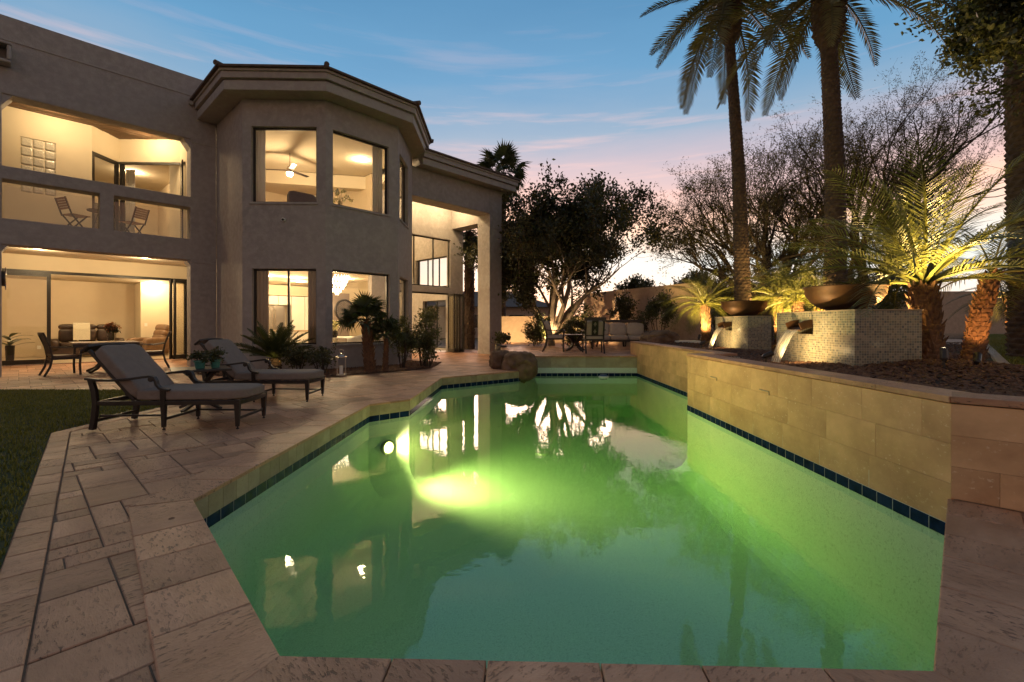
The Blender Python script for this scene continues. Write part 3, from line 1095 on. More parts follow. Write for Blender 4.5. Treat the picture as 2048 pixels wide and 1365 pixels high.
BED = [(-7.4, 10.75), (-6.3, 10.3), (-4.06, 10.09), (-2.14, 12.15), (-2.12, 13.95), (-3.3, 14.7), (-3.2, 13.2), (-4.73, 11.75), (-6.8, 11.7)]
tag(sheet([BED], .018).build('bay_bed', M['mulch']), 'narrow mulch bed round the foot of the bay window', 'mulch', kind='stuff')
def reg_bay(n):
    x = RNG.uniform(-7.4, -2.1, n); y = RNG.uniform(10.1, 14.6, n)
    ok = np.array([inside(BED, V(a, b, 0)) for a, b in zip(x, y)])
    return x[ok], y[ok]
chips('bed_chips', 9000, reg_bay, lambda x, y: np.full(len(x), .02), .03, .07, 'bark chips and gravel in the bed below the bay window')

# ---- garden walls
def garden_wall(pts, z0, z1, label, th=.22, cap=True):
    t = thing('garden_wall', label, 'wall')
    m = MB()
    for a, b in zip(pts[:-1], pts[1:]):
        m.wall(a, b, z0, z1, th)
    m.build('wall', M['stucco_wall'], t)
    return t
garden_wall([(3.4, 22.0), (6.35, 16.1)], 0, 2.62, 'tall tan stucco garden wall behind the outdoor sofa')
gw = garden_wall([(6.33, 16.1), (6.9, 16.15)], 0, 2.50, 'short stucco wall pier beside the small palm at the planter end', .5)
garden_wall([(-1.6, 22.6), (3.4, 22.3)], 0, 1.56, 'low stucco garden wall beside the ficus trunk')
garden_wall([(6.9, 30.0), (20.0, 27.5), (48, 25.6)], .3, 3.1, 'long dim stucco boundary wall across the back lawn')
# ------------------------------------------------------------------ the house (local axes: X along the facade, Y into the house)
house = thing('house', 'two storey taupe stucco house with octagonal bay window and lit rooms', 'house', HO, HA)
SW = M['stucco']
def hpart(m, name, mat, parent=house, **k):
    return m.build(name, mat, parent, **k)

XL, XR = -4.11, -.62                           # openings of patio and balcony
Z_LO, Z_GB, Z_GT0, Z_GT, Z_UO, Z_PAR = 2.92, 3.50, 4.365, 4.655, 6.24, 7.97
X0 = -9.0
def ox(x): return x - X0
ops = [(ox(XL), ox(XR), -1, Z_LO), (ox(XL), ox(-2.485), Z_GB, Z_GT0), (ox(-2.223), ox(XR), Z_GB, Z_GT0), (ox(XL), ox(XR), Z_GT, Z_UO)]
hpart(MB().wall((X0, 0), (0, 0), -.05, Z_PAR, .42, ops), 'front_wall', SW, bevel=.02)
m = MB().box(X0, -.02, -.016, -.001, 7.42, 7.455)
hpart(m, 'parapet_band', M['stucco_trim'])
for zz in (2.86, 6.16):
    hpart(MB().box(XR + .004, -.004, -.014, -.001, zz, zz + .03), 'pier_band', M['stucco_trim'])
# scupper box high on the wall
m = MB().box(-4.28, -3.96, -.30, -.005, 6.83, 6.90); m.box(-4.28, -4.21, -.30, -.005, 6.90, 7.22); m.box(-4.03, -3.96, -.30, -.005, 6.90, 7.22); m.box(-4.29, -3.95, -.31, -.005, 7.22, 7.28)
hpart(m, 'roof_scupper', M['stucco_trim'], bevel=.03)
# corner brackets in the head of the openings
for zt, nm in ((Z_UO, 0), (Z_LO, 1)):
    for xx, sg in ((XL, 1), (XR, -1)):
        mm_ = MB()
        y0, y1 = .03, .40
        a = .17 if nm == 0 else .10
        mm_.add([(xx, y0, zt), (xx + sg * a, y0, zt), (xx, y0, zt - a * 1.5), (xx, y1, zt), (xx + sg * a, y1, zt), (xx, y1, zt - a * 1.5)],
                [(0, 1, 2), (3, 5, 4), (0, 3, 4, 1), (1, 4, 5, 2), (2, 5, 3, 0)])
        hpart(mm_, 'opening_bracket', SW)
# slabs, roofs, outer shell
hpart(MB().box(-8.9, .02, .42, 4.3, 3.12, 3.46), 'balcony_slab', M['ceiling'])
hpart(MB().box(-8.95, 1.1, .42, 9.0, 7.35, 7.55), 'flat_roof', M['lightstone'])
sh = MB()
sh.box(-9.0, -8.7, .43, 9.2, -.05, 7.6)
sh.box(-8.69, 9.2, 8.9, 9.2, -.05, 6.6)
sh.box(-8.69, 1.0, 8.9, 9.2, 6.605, 7.6)
hpart(sh, 'rear_wall', SW)

# ---- bay
BP = [(0, .0), (0, -2.21), (1.46, -3.67), (3.58, -3.67), (5.12, -2.13)]
def seglen(i):
    return math.dist(BP[i], BP[i + 1])
BZ = 6.82
WINZ = [(.65, 2.56), (4.23, 6.14)]
# window extents along each face, from the photograph's own proportions
FACE_W = {1: [(.24, 1.83), (.22, 1.84)], 2: [(.19, 1.85), (.20, 1.82)], 3: [(.22, 1.55), (.22, 1.50)]}
bay = MB()
for i in range(4):
    o_ = []
    for (z0, z1), (a0, a1) in zip(WINZ, FACE_W.get(i, [])):
        o_.append((a0, a1, z0, z1))
    bay.wall(BP[i], BP[i + 1], -.05, BZ, .22, o_)
hpart(bay, 'bay_wall', SW, bevel=.012)
def frame_at(i):
    a, b = V(*BP[i], 0), V(*BP[i + 1], 0)
    d = (b - a).normalized()
    return a, d, V(-d.y, d.x, 0)
def window(a, d, nr, x0, x1, z0, z1, dep=.10, mull=(), fw=.045, ft=.05, pane=True, mat='black', parent=house, name='window'):
    m = MB()
    def P(x, y, z):
        q = a + d * x + nr * y
        return V(q.x, q.y, z)
    def vb(x, zz0, zz1, w=fw):
        m.add([P(x - w / 2, dep, zz0), P(x + w / 2, dep, zz0), P(x + w / 2, dep + ft, zz0), P(x - w / 2, dep + ft, zz0),
               P(x - w / 2, dep, zz1), P(x + w / 2, dep, zz1), P(x + w / 2, dep + ft, zz1), P(x - w / 2, dep + ft, zz1)],
              [(0, 3, 2, 1), (4, 5, 6, 7), (0, 1, 5, 4), (1, 2, 6, 5), (2, 3, 7, 6), (3, 0, 4, 7)])
    def hb(z, xx0, xx1, w=fw):
        m.add([P(xx0, dep, z - w / 2), P(xx1, dep, z - w / 2), P(xx1, dep + ft, z - w / 2), P(xx0, dep + ft, z - w / 2),
               P(xx0, dep, z + w / 2), P(xx1, dep, z + w / 2), P(xx1, dep + ft, z + w / 2), P(xx0, dep + ft, z + w / 2)],
              [(0, 3, 2, 1), (4, 5, 6, 7), (0, 1, 5, 4), (1, 2, 6, 5), (2, 3, 7, 6), (3, 0, 4, 7)])
    vb(x0 + fw / 2, z0, z1); vb(x1 - fw / 2, z0, z1)
    hb(z0 + fw / 2, x0 + fw, x1 - fw); hb(z1 - fw / 2, x0 + fw, x1 - fw)
    for q in mull: vb(q, z0 + fw, z1 - fw)
    w = m.build(name, M[mat], parent)
    if pane:
        xs_ = [x0 + fw] + [c for q in mull for c in (q - fw / 2, q + fw / 2)] + [x1 - fw]
        for k in range(0, len(xs_), 2):
            pm_ = MB()
            y = dep + ft * .5
            pm_.add([P(xs_[k], y, z0 + fw), P(xs_[k + 1], y, z0 + fw), P(xs_[k + 1], y, z1 - fw), P(xs_[k], y, z1 - fw)], [(0, 1, 2, 3)])
            pm_.build('pane', M['glass'], w)
    return w
for i in (1, 2, 3):
    a, d, nr = frame_at(i)
    for lev, ((z0, z1), (a0, a1)) in enumerate(zip(WINZ, FACE_W[i])):
        window(a, d, nr, a0, a1, z0, z1, .10, (a0 + (a1 - a0) * .54,) if (lev == 0 and i == 1) else ())
        s_ = MB()                          # stucco sill
        q = [a + d * (a0 - .03) - nr * .03, a + d * (a1 + .03) - nr * .03, a + d * (a1 + .03) + nr * .10, a + d * (a0 - .03) + nr * .10]
        s_.prism([(p.x, p.y) for p in q], z0 - .045, z0 + .004)
        hpart(s_, 'window_sill', M['stucco_trim'])
# eaves, stepped fascia and tiled hip roof
BF = [(0, 2.6)] + BP[1:] + [(5.12, 2.6)]
def boff(d):
    n = len(BF); out = []
    for i in range(n):
        p = V(*BF[i], 0)
        ds = []
        if i > 0: ds.append((p - V(*BF[i - 1], 0)).normalized())
        if i < n - 1: ds.append((V(*BF[i + 1], 0) - p).normalized())
        ns = [V(q.y, -q.x, 0) for q in ds]
        mm = sum(ns, V(0, 0, 0)).normalized()
        q = p + mm * (d / mm.dot(ns[0]))
        out.append((q.x, q.y))
    return out
hpart(MB().prism(boff(.47), BZ, 7.05), 'eave_band', M['stucco_trim'], bevel=.012)
hpart(MB().prism(boff(.43), 7.05, 7.085), 'eave_groove', M['stucco_trim'])
hpart(MB().prism(boff(.53), 7.085, 7.24), 'eave_band', M['stucco_trim'], bevel=.012)
hpart(MB().prism(boff(.57), 7.24, 7.30), 'eave_band', M['stucco_trim'], bevel=.008)
rf = MB()
e0 = boff(.64); apex = (2.55, -.6, 8.15)
n = len(e0)
rf.add([(x, y, 7.302) for x, y in e0] + [(x, y, 7.35) for x, y in e0] + [apex],
       [(i, i + 1, n + i + 1, n + i) for i in range(n - 1)] + [(n + i, n + i + 1, 2 * n) for i in range(n - 1)] + [tuple(reversed(range(n)))])
roof = hpart(rf, 'roof', M['roof'])
for i in range(1, n - 1):                      # hip cap tiles
    a, b = V(*e0[i], 7.36), V(*apex)
    L_ = (b - a).length; d = (b - a) / L_
    for k in range(6):
        p = a + d * (k * .36 - .03)
        MB().tube([p + V(0, 0, .01), p + d * .42 + V(0, 0, -.015)], [.062, .05], 10).build('hip_tile', M['roof'], roof)
tile_me = MB().tube([(0, -.01, -.012), (0, .42, .10)], [.042, .036], 8).mesh('eave_tile', M['roof'])
for i in range(n - 1):                         # barrel tiles along the eave
    a, b = V(*e0[i], 7.345), V(*e0[i + 1], 7.345)
    L_ = (b - a).length; d = (b - a) / L_
    k = 0                                  # the eave reads as one thin straight line of flat tile
    inn = V(-d.y, d.x, 0)
    for q in range(1, k):
        p = a + d * (L_ * q / k)
        link('eave_tile', tile_me, roof, p, (R(19) if False else 0, 0, math.atan2(inn.y, inn.x) - PI / 2))
# gutter end at the side of the bay eave
hpart(MB().tube([(-.62, .0, 7.20), (-.62, -.10, 7.20)], .05, 12), 'gutter_end', M['stucco_trim'])
# security camera under the upper window
t_ = MB()
a, d, nr = frame_at(1)
p = a + d * 1.03
t_.tube([V(p.x, p.y, 3.79), V(p.x, p.y, 3.79) - nr * .06], .045, 14)
sc_ = hpart(t_, 'security_camera', M['white'])
MB().tube([V(p.x, p.y, 3.785) - nr * .055, V(p.x, p.y, 3.785) - nr * .085], [.034, .026], 12).build('lens', M['black'], sc_)

# ---- porch wing to the right
WY = -2.1
CX0, CX1 = 8.73, 9.40
hpart(MB().box(5.0, CX0 - .002, WY, WY + .70, 5.47, 6.46), 'porch_beam', SW, bevel=.02)
cl_ = MB().box(CX0, CX1, WY, WY + .70, -.05, 6.46)
hpart(cl_, 'porch_column', SW, bevel=.02)
hpart(MB().box(CX0 - .002, CX1 + .014, WY - .014, WY + .714, 4.93, 4.955), 'column_band', M['stucco_trim'])
hpart(MB().box(CX0 + .03, CX1 - .03, WY + .702, .238, 5.20, 6.46), 'porch_end_beam', SW, bevel=.015)
wp0 = (5.0, .24); WX1 = 9.38
hpart(MB().wall(wp0, (WX1, .24), -.05, 6.46, .25, [(.9, 3.68, 2.72, 4.72), (.9, 3.62, -1, 2.47)]), 'porch_wall', SW, bevel=.01)
a, d, nr = V(5.0, .24, 0), V(1, 0, 0), V(0, 1, 0)
window(a, d, nr, .9, 3.68, 2.72, 4.72, .08, (1.9, 2.84))
hpart(MB().box(5.9, 8.62, .30, .36, 2.41, 2.469), 'door_head', M['black'])
hpart(MB().box(5.0, 9.35, WY + .70, .24, 6.18, 6.46), 'porch_ceiling', M['ceiling'])
for off, z0, z1 in ((.40, 6.46, 6.66), (.36, 6.66, 6.69), (.46, 6.69, 6.84), (.50, 6.84, 6.90)):
    hpart(MB().box(5.3, CX1 + off, WY - off, 9.0, z0, z1), 'wing_eave', M['stucco_trim'])
hpart(MB().box(5.2, CX1 + .56, WY - .56, 9.1, 6.902, 6.955), 'wing_roof', M['roof'])
hpart(MB().wall((9.38, .49), (9.38, 9.0), -.05, 6.46, .28, [(.45, 2.9, 2.85, 4.2), (.45, 2.3, .1, 2.25)]), 'end_wall', SW)
window(V(9.38, .49, 0), V(0, 1, 0), V(-1, 0, 0), .45, 2.9, 2.85, 4.2, .10, (1.25, 2.1))
window(V(9.38, .49, 0), V(0, 1, 0), V(-1, 0, 0), .45, 2.3, .1, 2.25, .10, (1.4,))

# folded glass doors (open bifold leaves)
def door_leaf(p, ang, w, h, z0=.03, name='door_leaf'):
    r = link(name, None, house, p, (0, 0, ang))
    f = MB()
    f.box(0, .085, -.025, .025, z0, h); f.box(w - .085, w, -.025, .025, z0, h)
    f.box(.085, w - .085, -.025, .025, z0, z0 + .13); f.box(.085, w - .085, -.025, .025, h - .09, h)
    f.build('door_frame', M['black'], r)
    MB().box(.085, w - .085, -.004, .004, z0 + .13, h - .09).build('pane', M['glass'], r)
    return r
for k, (x, an) in enumerate(((8.60, 250), (8.70, 253), (8.80, 256), (8.92, 262))):
    door_leaf((x, .30 - .0 * k, 0), R(an), .78, 2.42)

# ---- ground floor patio behind the big opening
PD = 3.75                                       # door plane
hpart(MB().wall((-8.7, PD), (.55, PD), -.05, 3.119, .2, [(8.7 - 4.35, 8.7 + .12, -1, 2.70)]), 'patio_back_wall', M['intwall2'])
hpart(MB().wall((.16, .425), (.55, .425), -.05, 3.118, 3.32), 'patio_side_wall', SW)
hpart(MB().box(-4.35, .12, PD + .02, PD + .10, 2.62, 2.699), 'door_track', M['black'])
hpart(MB().box(-4.35, .10, PD + .02, PD + .12, -.02, .025), 'door_sill', M['chrome'])
dl = door_leaf((-4.33, PD + .06, 0), 0, 1.12, 2.62)
for k in range(2):
    door_leaf((.06 + .05 * k, PD + .04, 0), R(226 + 5 * k), .80, 2.62)
# flat clock on the left pier
ck = MB().tube([(XL + .001, .20, 2.18), (XL + .05, .20, 2.18)], .17, 24)
hpart(ck, 'wall_clock', M['bronze'])
m = MB()
for k in range(12):
    t = k * PI / 6
    m.bar((XL + .052, .20 + .02 * math.cos(t), 2.18 + .02 * math.sin(t)), (XL + .06, .20 + .25 * math.cos(t), 2.18 + .25 * math.sin(t)), .018, .018)
hpart(m, 'clock_rays', M['chrome'])

# ---- upper balcony
NB = V(-2.47, 2.0, 0)                           # where the balcony wall turns in
c45 = V(.7071, .7071, 0)
NC = NB + c45 * .92                             # inner corner of the folded glass doors
ND = NC + V(.7071, -.7071, 0) * 2.75
gb0, gb1, gbz0, gbz1 = -3.82, -3.17, 4.53, 5.93
hpart(MB().wall((-8.7, 2.0), (NB.x, NB.y), 3.461, 7.36, .2, [(8.7 + gb0, 8.7 + gb1, gbz0, gbz1)]), 'balcony_wall', M['intwall2'])
gbx = MB()
r_ = link('glass_block_window', None, house)
gme = MB().puff((0, 0, 0), (.203, .09, .219), 14, 5).mesh('glass_block', M['glassblock'], True)
for i in range(3):
    for j in range(6):
        link('glass_block', gme, r_, (gb0 + .108 + i * .2165, 2.06, gbz0 + .117 + j * .2335))
MB().box(gb0, gb1, 2.032, 2.048, gbz0, gbz1).build('mortar_joint', M['ceiling'], r_)
# folding corner: 45-degree glass walls
L1 = (NC - NB).length
hpart(MB().wall((NB.x, NB.y), (NC.x, NC.y), 5.93, 7.36, .12), 'door_header', M['intwall2'])
L2 = (ND - NC).length
hpart(MB().wall((NC.x, NC.y), (ND.x, ND.y), 5.93, 7.36, .12), 'door_header', M['intwall2'])
window(V(NB.x, NB.y, 0), c45, V(-.7071, .7071, 0), 0.0, L1, 3.47, 5.93, .01, (), .10, .06, True)
window(V(NC.x, NC.y, 0), V(.7071, -.7071, 0), c45, 0.0, .12, 3.47, 5.93, .01, (), .05, .05, True)
hpart(MB().bar((NC.x, NC.y, 5.90), (ND.x, ND.y, 5.90), .06, .07), 'door_track', M['black'])
for k, an in enumerate((262, 268, 274)):
    q = NC + V(.7071, -.7071, 0) * (1.78 + k * .07)
    r = link('door_leaf', None, house, (q.x, q.y, 3.46), (0, 0, R(an)))
    f = MB(); w = .62; h = 2.40
    f.box(0, .06, -.02, .02, 0, h); f.box(w - .06, w, -.02, .02, 0, h); f.box(.06, w - .06, -.02, .02, 0, .1); f.box(.06, w - .06, -.02, .02, h - .08, h)
    f.build('door_frame', M['black'], r)
    MB().box(.06, w - .06, -.004, .004, .1, h - .08).build('pane', M['glass'], r)
hpart(MB().wall((-.58, .425), (-.20, .425), 3.461, 7.36, 2.4), 'balcony_side_wall', M['intwall2'])
# slatted wood ceiling of the balcony (planks follow the facade)
ZC = 6.62
hpart(MB().box(-8.6, -.2, .42, 4.2, ZC + .03, ZC + .10), 'ceiling_backing', M['bronze'])
for j in range(28):
    y = .44 + j * .13
    x = -6.2 - random.random()
    while x < -.2:
        w = random.uniform(1.0, 2.2)
        x1 = min(x + w, -.2)
        MB().box(x + .003, x1 - .003, y + .006, y + .124, ZC + random.uniform(-.012, .004), ZC + .029).build('ceiling_plank', M['plank'], house)
        x += w
# glass guard strips in the balcony openings
for a0, a1 in ((XL, -2.485), (-2.223, XR)):
    MB().box(a0 + .03, a1 - .03, .20, .21, Z_GB + .02, Z_GT0 - .10).build('guard_pane', M['glass'], house)

# ---- rooms
def room(nm, x0, x1, y0, y1, z0, z1, sides='xXYfc', wm='intwall', fm='intfloor', t=.08):
    if 'x' in sides: hpart(MB().box(x0 - t, x0, y0, y1, z0, z1), nm + '_wall', M[wm])
    if 'X' in sides: hpart(MB().box(x1, x1 + t, y0, y1, z0, z1), nm + '_wall', M[wm])
    if 'Y' in sides: hpart(MB().box(x0 - t, x1 + t, y1, y1 + t, z0, z1), nm + '_wall', M[wm])
    if 'y' in sides: hpart(MB().box(x0 - t, x1 + t, y0 - t, y0, z0, z1), nm + '_wall', M[wm])
    if 'f' in sides: hpart(MB().box(x0 - t, x1 + t, y0, y1 + t, z0 - .06, z0), nm + '_floor', M[fm])
    if 'c' in sides: hpart(MB().box(x0 - t, x1 + t, y0, y1 + t, z1, z1 + .06), nm + '_ceiling', M['ceiling'])
room('living', -6.6, .85, PD + .21, 8.4, .012, 2.76, 'xXYfc')
hpart(MB().box(-.70, .84, 7.0, 8.38, .02, 2.75), 'living_return', M['intwall2'])
BIN = [(.24, -2.1), (1.53, -3.42), (3.50, -3.42), (4.86, -2.06)]
def bay_floor(nm, z0, z1, mat, tail):
    hpart(MB().prism(BIN + tail, z0, z1), nm, M[mat])
T1 = [(4.86, .26), (6.0, .50), (6.0, 7.2), (.98, 7.2), (.98, .26), (.24, .26)]
bay_floor('dining_floor', -.045, .012, 'intfloor', T1)
bay_floor('dining_ceiling', 2.95, 3.01, 'ceiling', T1)
T2 = [(4.86, 5.2), (.24, 5.2)]
bay_floor('office_floor', 3.41, 3.47, 'intfloor', T2)
bay_floor('office_ceiling', 6.60, 6.66, 'ceiling', T2)
room('dining', .98, 6.0, .27, 7.2, .012, 2.95, 'Y', 'intwall2')
hpart(MB().box(.90, .98, .25, 7.2, .012, 2.95), 'dining_wall', M['intwall2'])
room('great', 6.0, 9.05, .50, 7.2, .012, 5.9, 'Yfc', 'intwall2')
hpart(MB().box(5.92, 6.0, .50, 7.2, 2.96, 5.9), 'great_wall', M['intwall2'])
room('office', .24, 4.88, .05, 5.2, 3.47, 6.60, 'xXY', 'intwall')
room('bedroom', -6.5, -.1, 2.3, 7.5, 3.465, 6.3, 'XY', 'intwall')
TB = [(-6.5, 2.21), (NB.x - .1, 2.21), (NC.x, NC.y + .14), (-.5, 1.25 + .14), (-.1, 2.4), (-.1, 7.5), (-6.5, 7.5)]
TB = [(-6.5, 2.21), (NB.x - .1, 2.21), (NC.x, NC.y + .17), (ND.x + .05, ND.y + .14), (-.1, 7.5), (-6.5, 7.5)]
hpart(MB().prism(TB, 3.42, 3.466), 'bedroom_floor', M['intfloor']); hpart(MB().prism(TB, 6.3, 6.36), 'bedroom_ceiling', M['ceiling'])
# sloping beams of the office ceiling
hpart(MB().bar((.3, 3.6, 6.35), (5.0, .6, 6.35), .35, .45), 'ceiling_beam', M['ceiling'])
hpart(MB().box(-.72, -.70, 6.98, 7.0, .02, .14), 'skirting', M['white'])

WARM = (1.0, .73, .40)
LK = 2.6
def downlight(p, power, nm='ceiling_light', rad=.075, col=WARM):
    r = hpart(MB().lathe([(rad + .03, 0), (rad + .03, -.012), (rad, -.012), (rad, 0)], 20, p), nm, M['white'])
    MB().lathe([(0, -.004), (rad, -.004), (rad, -.008), (0, -.008)], 20, p).build('bulb', M['glow'], r)
    if power:
        lamp('downlight', r, (p[0], p[1], p[2] - .07), power * LK, col, .07)
    return r
# patio, balcony, porch and rooms
for x in (-3.5, -1.3): downlight((x, 2.0, 3.118), 28)
for p in ((-2.15, 5.1, 2.758), (-3.9, 6.1, 2.758), (-.35, 5.2, 2.758), (-.35, 6.6, 2.758)): downlight(p, 26)
for p in ((-3.2, 1.1, ZC - .02), (-1.4, 1.3, ZC - .02)): downlight(p, 21)
for p in ((-3.0, 4.6, 6.298), (-1.2, 4.9, 6.298)): downlight(p, 24)
for p in ((2.5, 3.0, 2.948), (3.4, 3.0, 2.948), (2.6, 4.6, 2.948), (4.1, 4.5, 2.948), (4.9, 2.0, 2.948), (1.6, 1.0, 2.948)): downlight(p, 44)
for p in ((3.9, -1.0, 6.598), (2.9, 2.8, 6.598)): downlight(p, 26)
for p in ((7.4, 2.6, 5.898), (7.4, 5.0, 5.898)): downlight(p, 60)
for p in ((6.6, -.6, 6.178), (8.0, -.6, 6.178)): downlight(p, 34)
# ------------------------------------------------------------------ foliage helpers
def leaf_arrays(c, size, asp=.45, dirs=None, spread=1.0, up=.2, fold=.25):
    """c (n,3) leaf bases -> diamond leaves; dirs (n,3) preferred direction or None"""
    n = len(c)
    r = RNG.normal(size=(n, 3))
    r /= np.linalg.norm(r, axis=1)[:, None] + 1e-9
    d = r * spread
    if dirs is not None:
        d = d + dirs
    d[:, 2] += up
    d /= np.linalg.norm(d, axis=1)[:, None] + 1e-9
    q = RNG.normal(size=(n, 3))
    s = np.cross(d, q)
    s /= np.linalg.norm(s, axis=1)[:, None] + 1e-9
    h = np.cross(s, d)
    L = (size * RNG.uniform(.65, 1.25, n))[:, None]
    tip = c + d * L
    mid = c + d * L * .45 + h * L * fold * .3
    w = L * asp * .5
    vs = np.stack([c, mid + s * w, tip, mid - s * w], 1).reshape(-1, 3)
    k = np.arange(n)[:, None] * 4
    f = np.concatenate([k + np.array([[0, 1, 2]]), k + np.array([[0, 2, 3]])], 0)
    return vs, f
def leaf_mesh(name, c, size, mat, **k):
    vs, f = leaf_arrays(np.asarray(c, dtype=float), size, **k)
    return np_mesh(name, vs, f, mat)

def clump_points(n, center, rad, nclump=14, shell=.55, clump_r=.32):
    """points gathered in lumps through an ellipsoid, uneven outline with gaps"""
    center, rad = np.array(center), np.array(rad)
    cc = RNG.normal(size=(nclump, 3))
    cc /= np.linalg.norm(cc, axis=1)[:, None]
    cc *= (shell + (1 - shell) * RNG.random(nclump))[:, None] * RNG.uniform(.62, 1.0, nclump)[:, None]
    ix = RNG.integers(0, nclump, n)
    sc = RNG.uniform(.6, 1.25, nclump)[ix][:, None] * clump_r
    p = cc[ix] + RNG.normal(size=(n, 3)) * sc * .55
    return center + p * rad

def shrub(name, label, loc, rad, nleaf, size, mat, stems=7, group=None, nclump=16, cat='shrub', leaf_asp=.45, clump_r=.34, h0=.12, stem_mat='bark_d', up=.25):
    t = thing(name, label, cat, loc, random.uniform(0, 6), group)
    p = clump_points(nleaf, (0, 0, rad[2] + h0), rad, nclump, .5, clump_r)
    p[:, 2] = np.maximum(p[:, 2], .03)
    link('foliage', leaf_mesh('foliage', p, size, mat, asp=leaf_asp, up=up), t)
    m = MB()
    for k in range(stems):
        a = 2 * PI * k / stems + random.random()
        r = random.uniform(.3, .75)
        e = V(rad[0] * r * math.cos(a), rad[1] * r * math.sin(a), h0 + rad[2] * random.uniform(.9, 1.6))
        b = V(.05 * math.cos(a), .05 * math.sin(a), -.03)
        mid = b.lerp(e, .5) + V(random.uniform(-.05, .05), random.uniform(-.05, .05), .06)
        m.tube([b, mid, e], [.016, .011, .004], 5)
    m.build('stem', M[stem_mat], t)
    return t

# ------------------------------------------------------------------ sun loungers
BZm, CU = M['bronze'], M['cushion']
def make_lounger():
    t = thing('sun_lounger', 'x', 'sun lounger', group='sun loungers on the deck')
    fr = MB()
    for s in (-1, 1):
        fr.bar((-.745, s * .30, .295), (.735, s * .30, .295), .035, .05)
    fr.sweep([(.735 + .05 * math.cos(q), .30 * math.sin(q) / math.sin(1.2) * 1.0, .295) for q in np.linspace(-1.2, 1.2, 9)], .03, .05)
    fr.bar((-.735, -.285, .295), (-.735, .285, .295), .035, .05)
    for x in np.arange(-.25, .72, .12):
        fr.bar((x, -.285, .30), (x, .285, .30), .05, .012)
    for s in (-1, 1):                       # low stretchers
        fr.bar((-.03, s * .30, .115), (.735, s * .30, .10), .02, .022) if s > 0 else fr.bar((-.70, s * .30, .16), (-.05, s * .30, .16), .02, .022)
    fr.bar((-.735, -.29, .115), (-.735, .29, .115), .022, .03)
    fr.bar((.74, -.29, .115), (.74, .29, .115), .022, .03)
    fr.bar((-.04, -.29, .115), (-.04, .29, .115), .022, .03)
    fr.build('frame', BZm, t, bevel=.006)
    for x in (-.745, -.035, .745):
        for s in (-1, 1):
            m = MB()
            if x < -.5:
                m.sweep([(x - .035, s * .30, .012), (x - .012, s * .30, .15), (x, s * .30, .29), (x - .012, s * .30, .42), (x - .05, s * .30, .555)], .05, .052, side=(0, 1, 0))
            else:
                top = .325 if x > .5 else .44
                m.bar((x, s * .30, top), (x, s * .30, .03), .058, .058, (1, 0, 0), .034, .034)
                m.lathe([(.012, .0), (.016, .0), (.016, .012), (.008, .014), (.008, .032)], 10, (x, s * .30, 0))
            m.build('leg', BZm, t, bevel=.006)
    for s in (-1, 1):
        m = MB()
        m.sweep([(-.835, s * .315, .565), (-.72, s * .315, .548), (-.55, s * .315, .545), (-.38, s * .315, .558), (-.24, s * .315, .578), (-.17, s * .315, .585),
                 (-.125, s * .315, .572), (-.105, s * .315, .535), (-.095, s * .315, .495), (-.065, s * .315, .458), (-.015, s * .315, .438), (.035, s * .315, .432)], .055, .026, side=(0, 1, 0))
        m.tube([(-.15, s * .285, .555), (-.15, s * .345, .555)], .028, 12)
        m.build('armrest', BZm, t, bevel=.005)
    b0, b1 = V(-.36, 0, .315), V(-.815, 0, .845)
    ax = (b1 - b0).normalized(); nn = V(-ax.z, 0, ax.x) * -1
    m = MB()
    for s in (-1, 1):
        m.bar(b0 + V(0, s * .27, 0), b1 + V(0, s * .27, 0) + ax * .03, .03, .035, nn)
    for k in range(5):
        p = b0 + ax * (.1 + .13 * k)
        m.bar(p + V(0, -.26, 0), p + V(0, .26, 0), .05, .014, nn)
    m.bar(V(-.70, -.02, .60), V(-.62, -.02, .33), .018, .03)
    m.bar(V(-.70, .02, .60), V(-.66, .02, .33), .018, .03)
    m.build('backrest_frame', BZm, t, bevel=.005)
    m = MB()
    hp = b1 + ax * .085 - nn * .02
    m.sweep([hp + V(0, q * .29, 0) + ax * (-.018 * q * q) for q in np.linspace(-1, 1, 9)], .03, .11, up=nn)
    m.build('head_rail', BZm, t, bevel=.006)
    m = MB()
    m.puff((.225, 0, .378), (1.17, .62, .115), 12, 10, None, .006, 3)
    # clipped foot corners
    m.v = [(x - max(0, (abs(y) - .19)) * .85 * max(0, min(1, (x - .45) / .3)), y, z) for x, y, z in m.v]
    m.build('seat_cushion', CU, t, smooth=True)
    Mx = Matrix((( ax.x, 0, nn.x), (0, 1, 0), (ax.z, 0, nn.z)))
    c = (b0 + b1) / 2 + nn * .072 + ax * .0
    m = MB().puff(c, (.70, .60, .115), 10, 10, Mx, .008, 5)
    m.build('back_cushion', CU, t, smooth=True)
    return t
lg = make_lounger()
lg['label'] = 'nearer grey cushioned sun lounger at the edge of the lawn'
lg.location = (-3.775, 5.37, .004); lg.rotation_euler = (0, 0, R(3))
l2 = copy_tree(lg)
l2['label'] = 'farther grey cushioned sun lounger in front of the cycad'
l2.location = (-3.80, 7.20, .004); l2.rotation_euler = (0, 0, R(1.5))

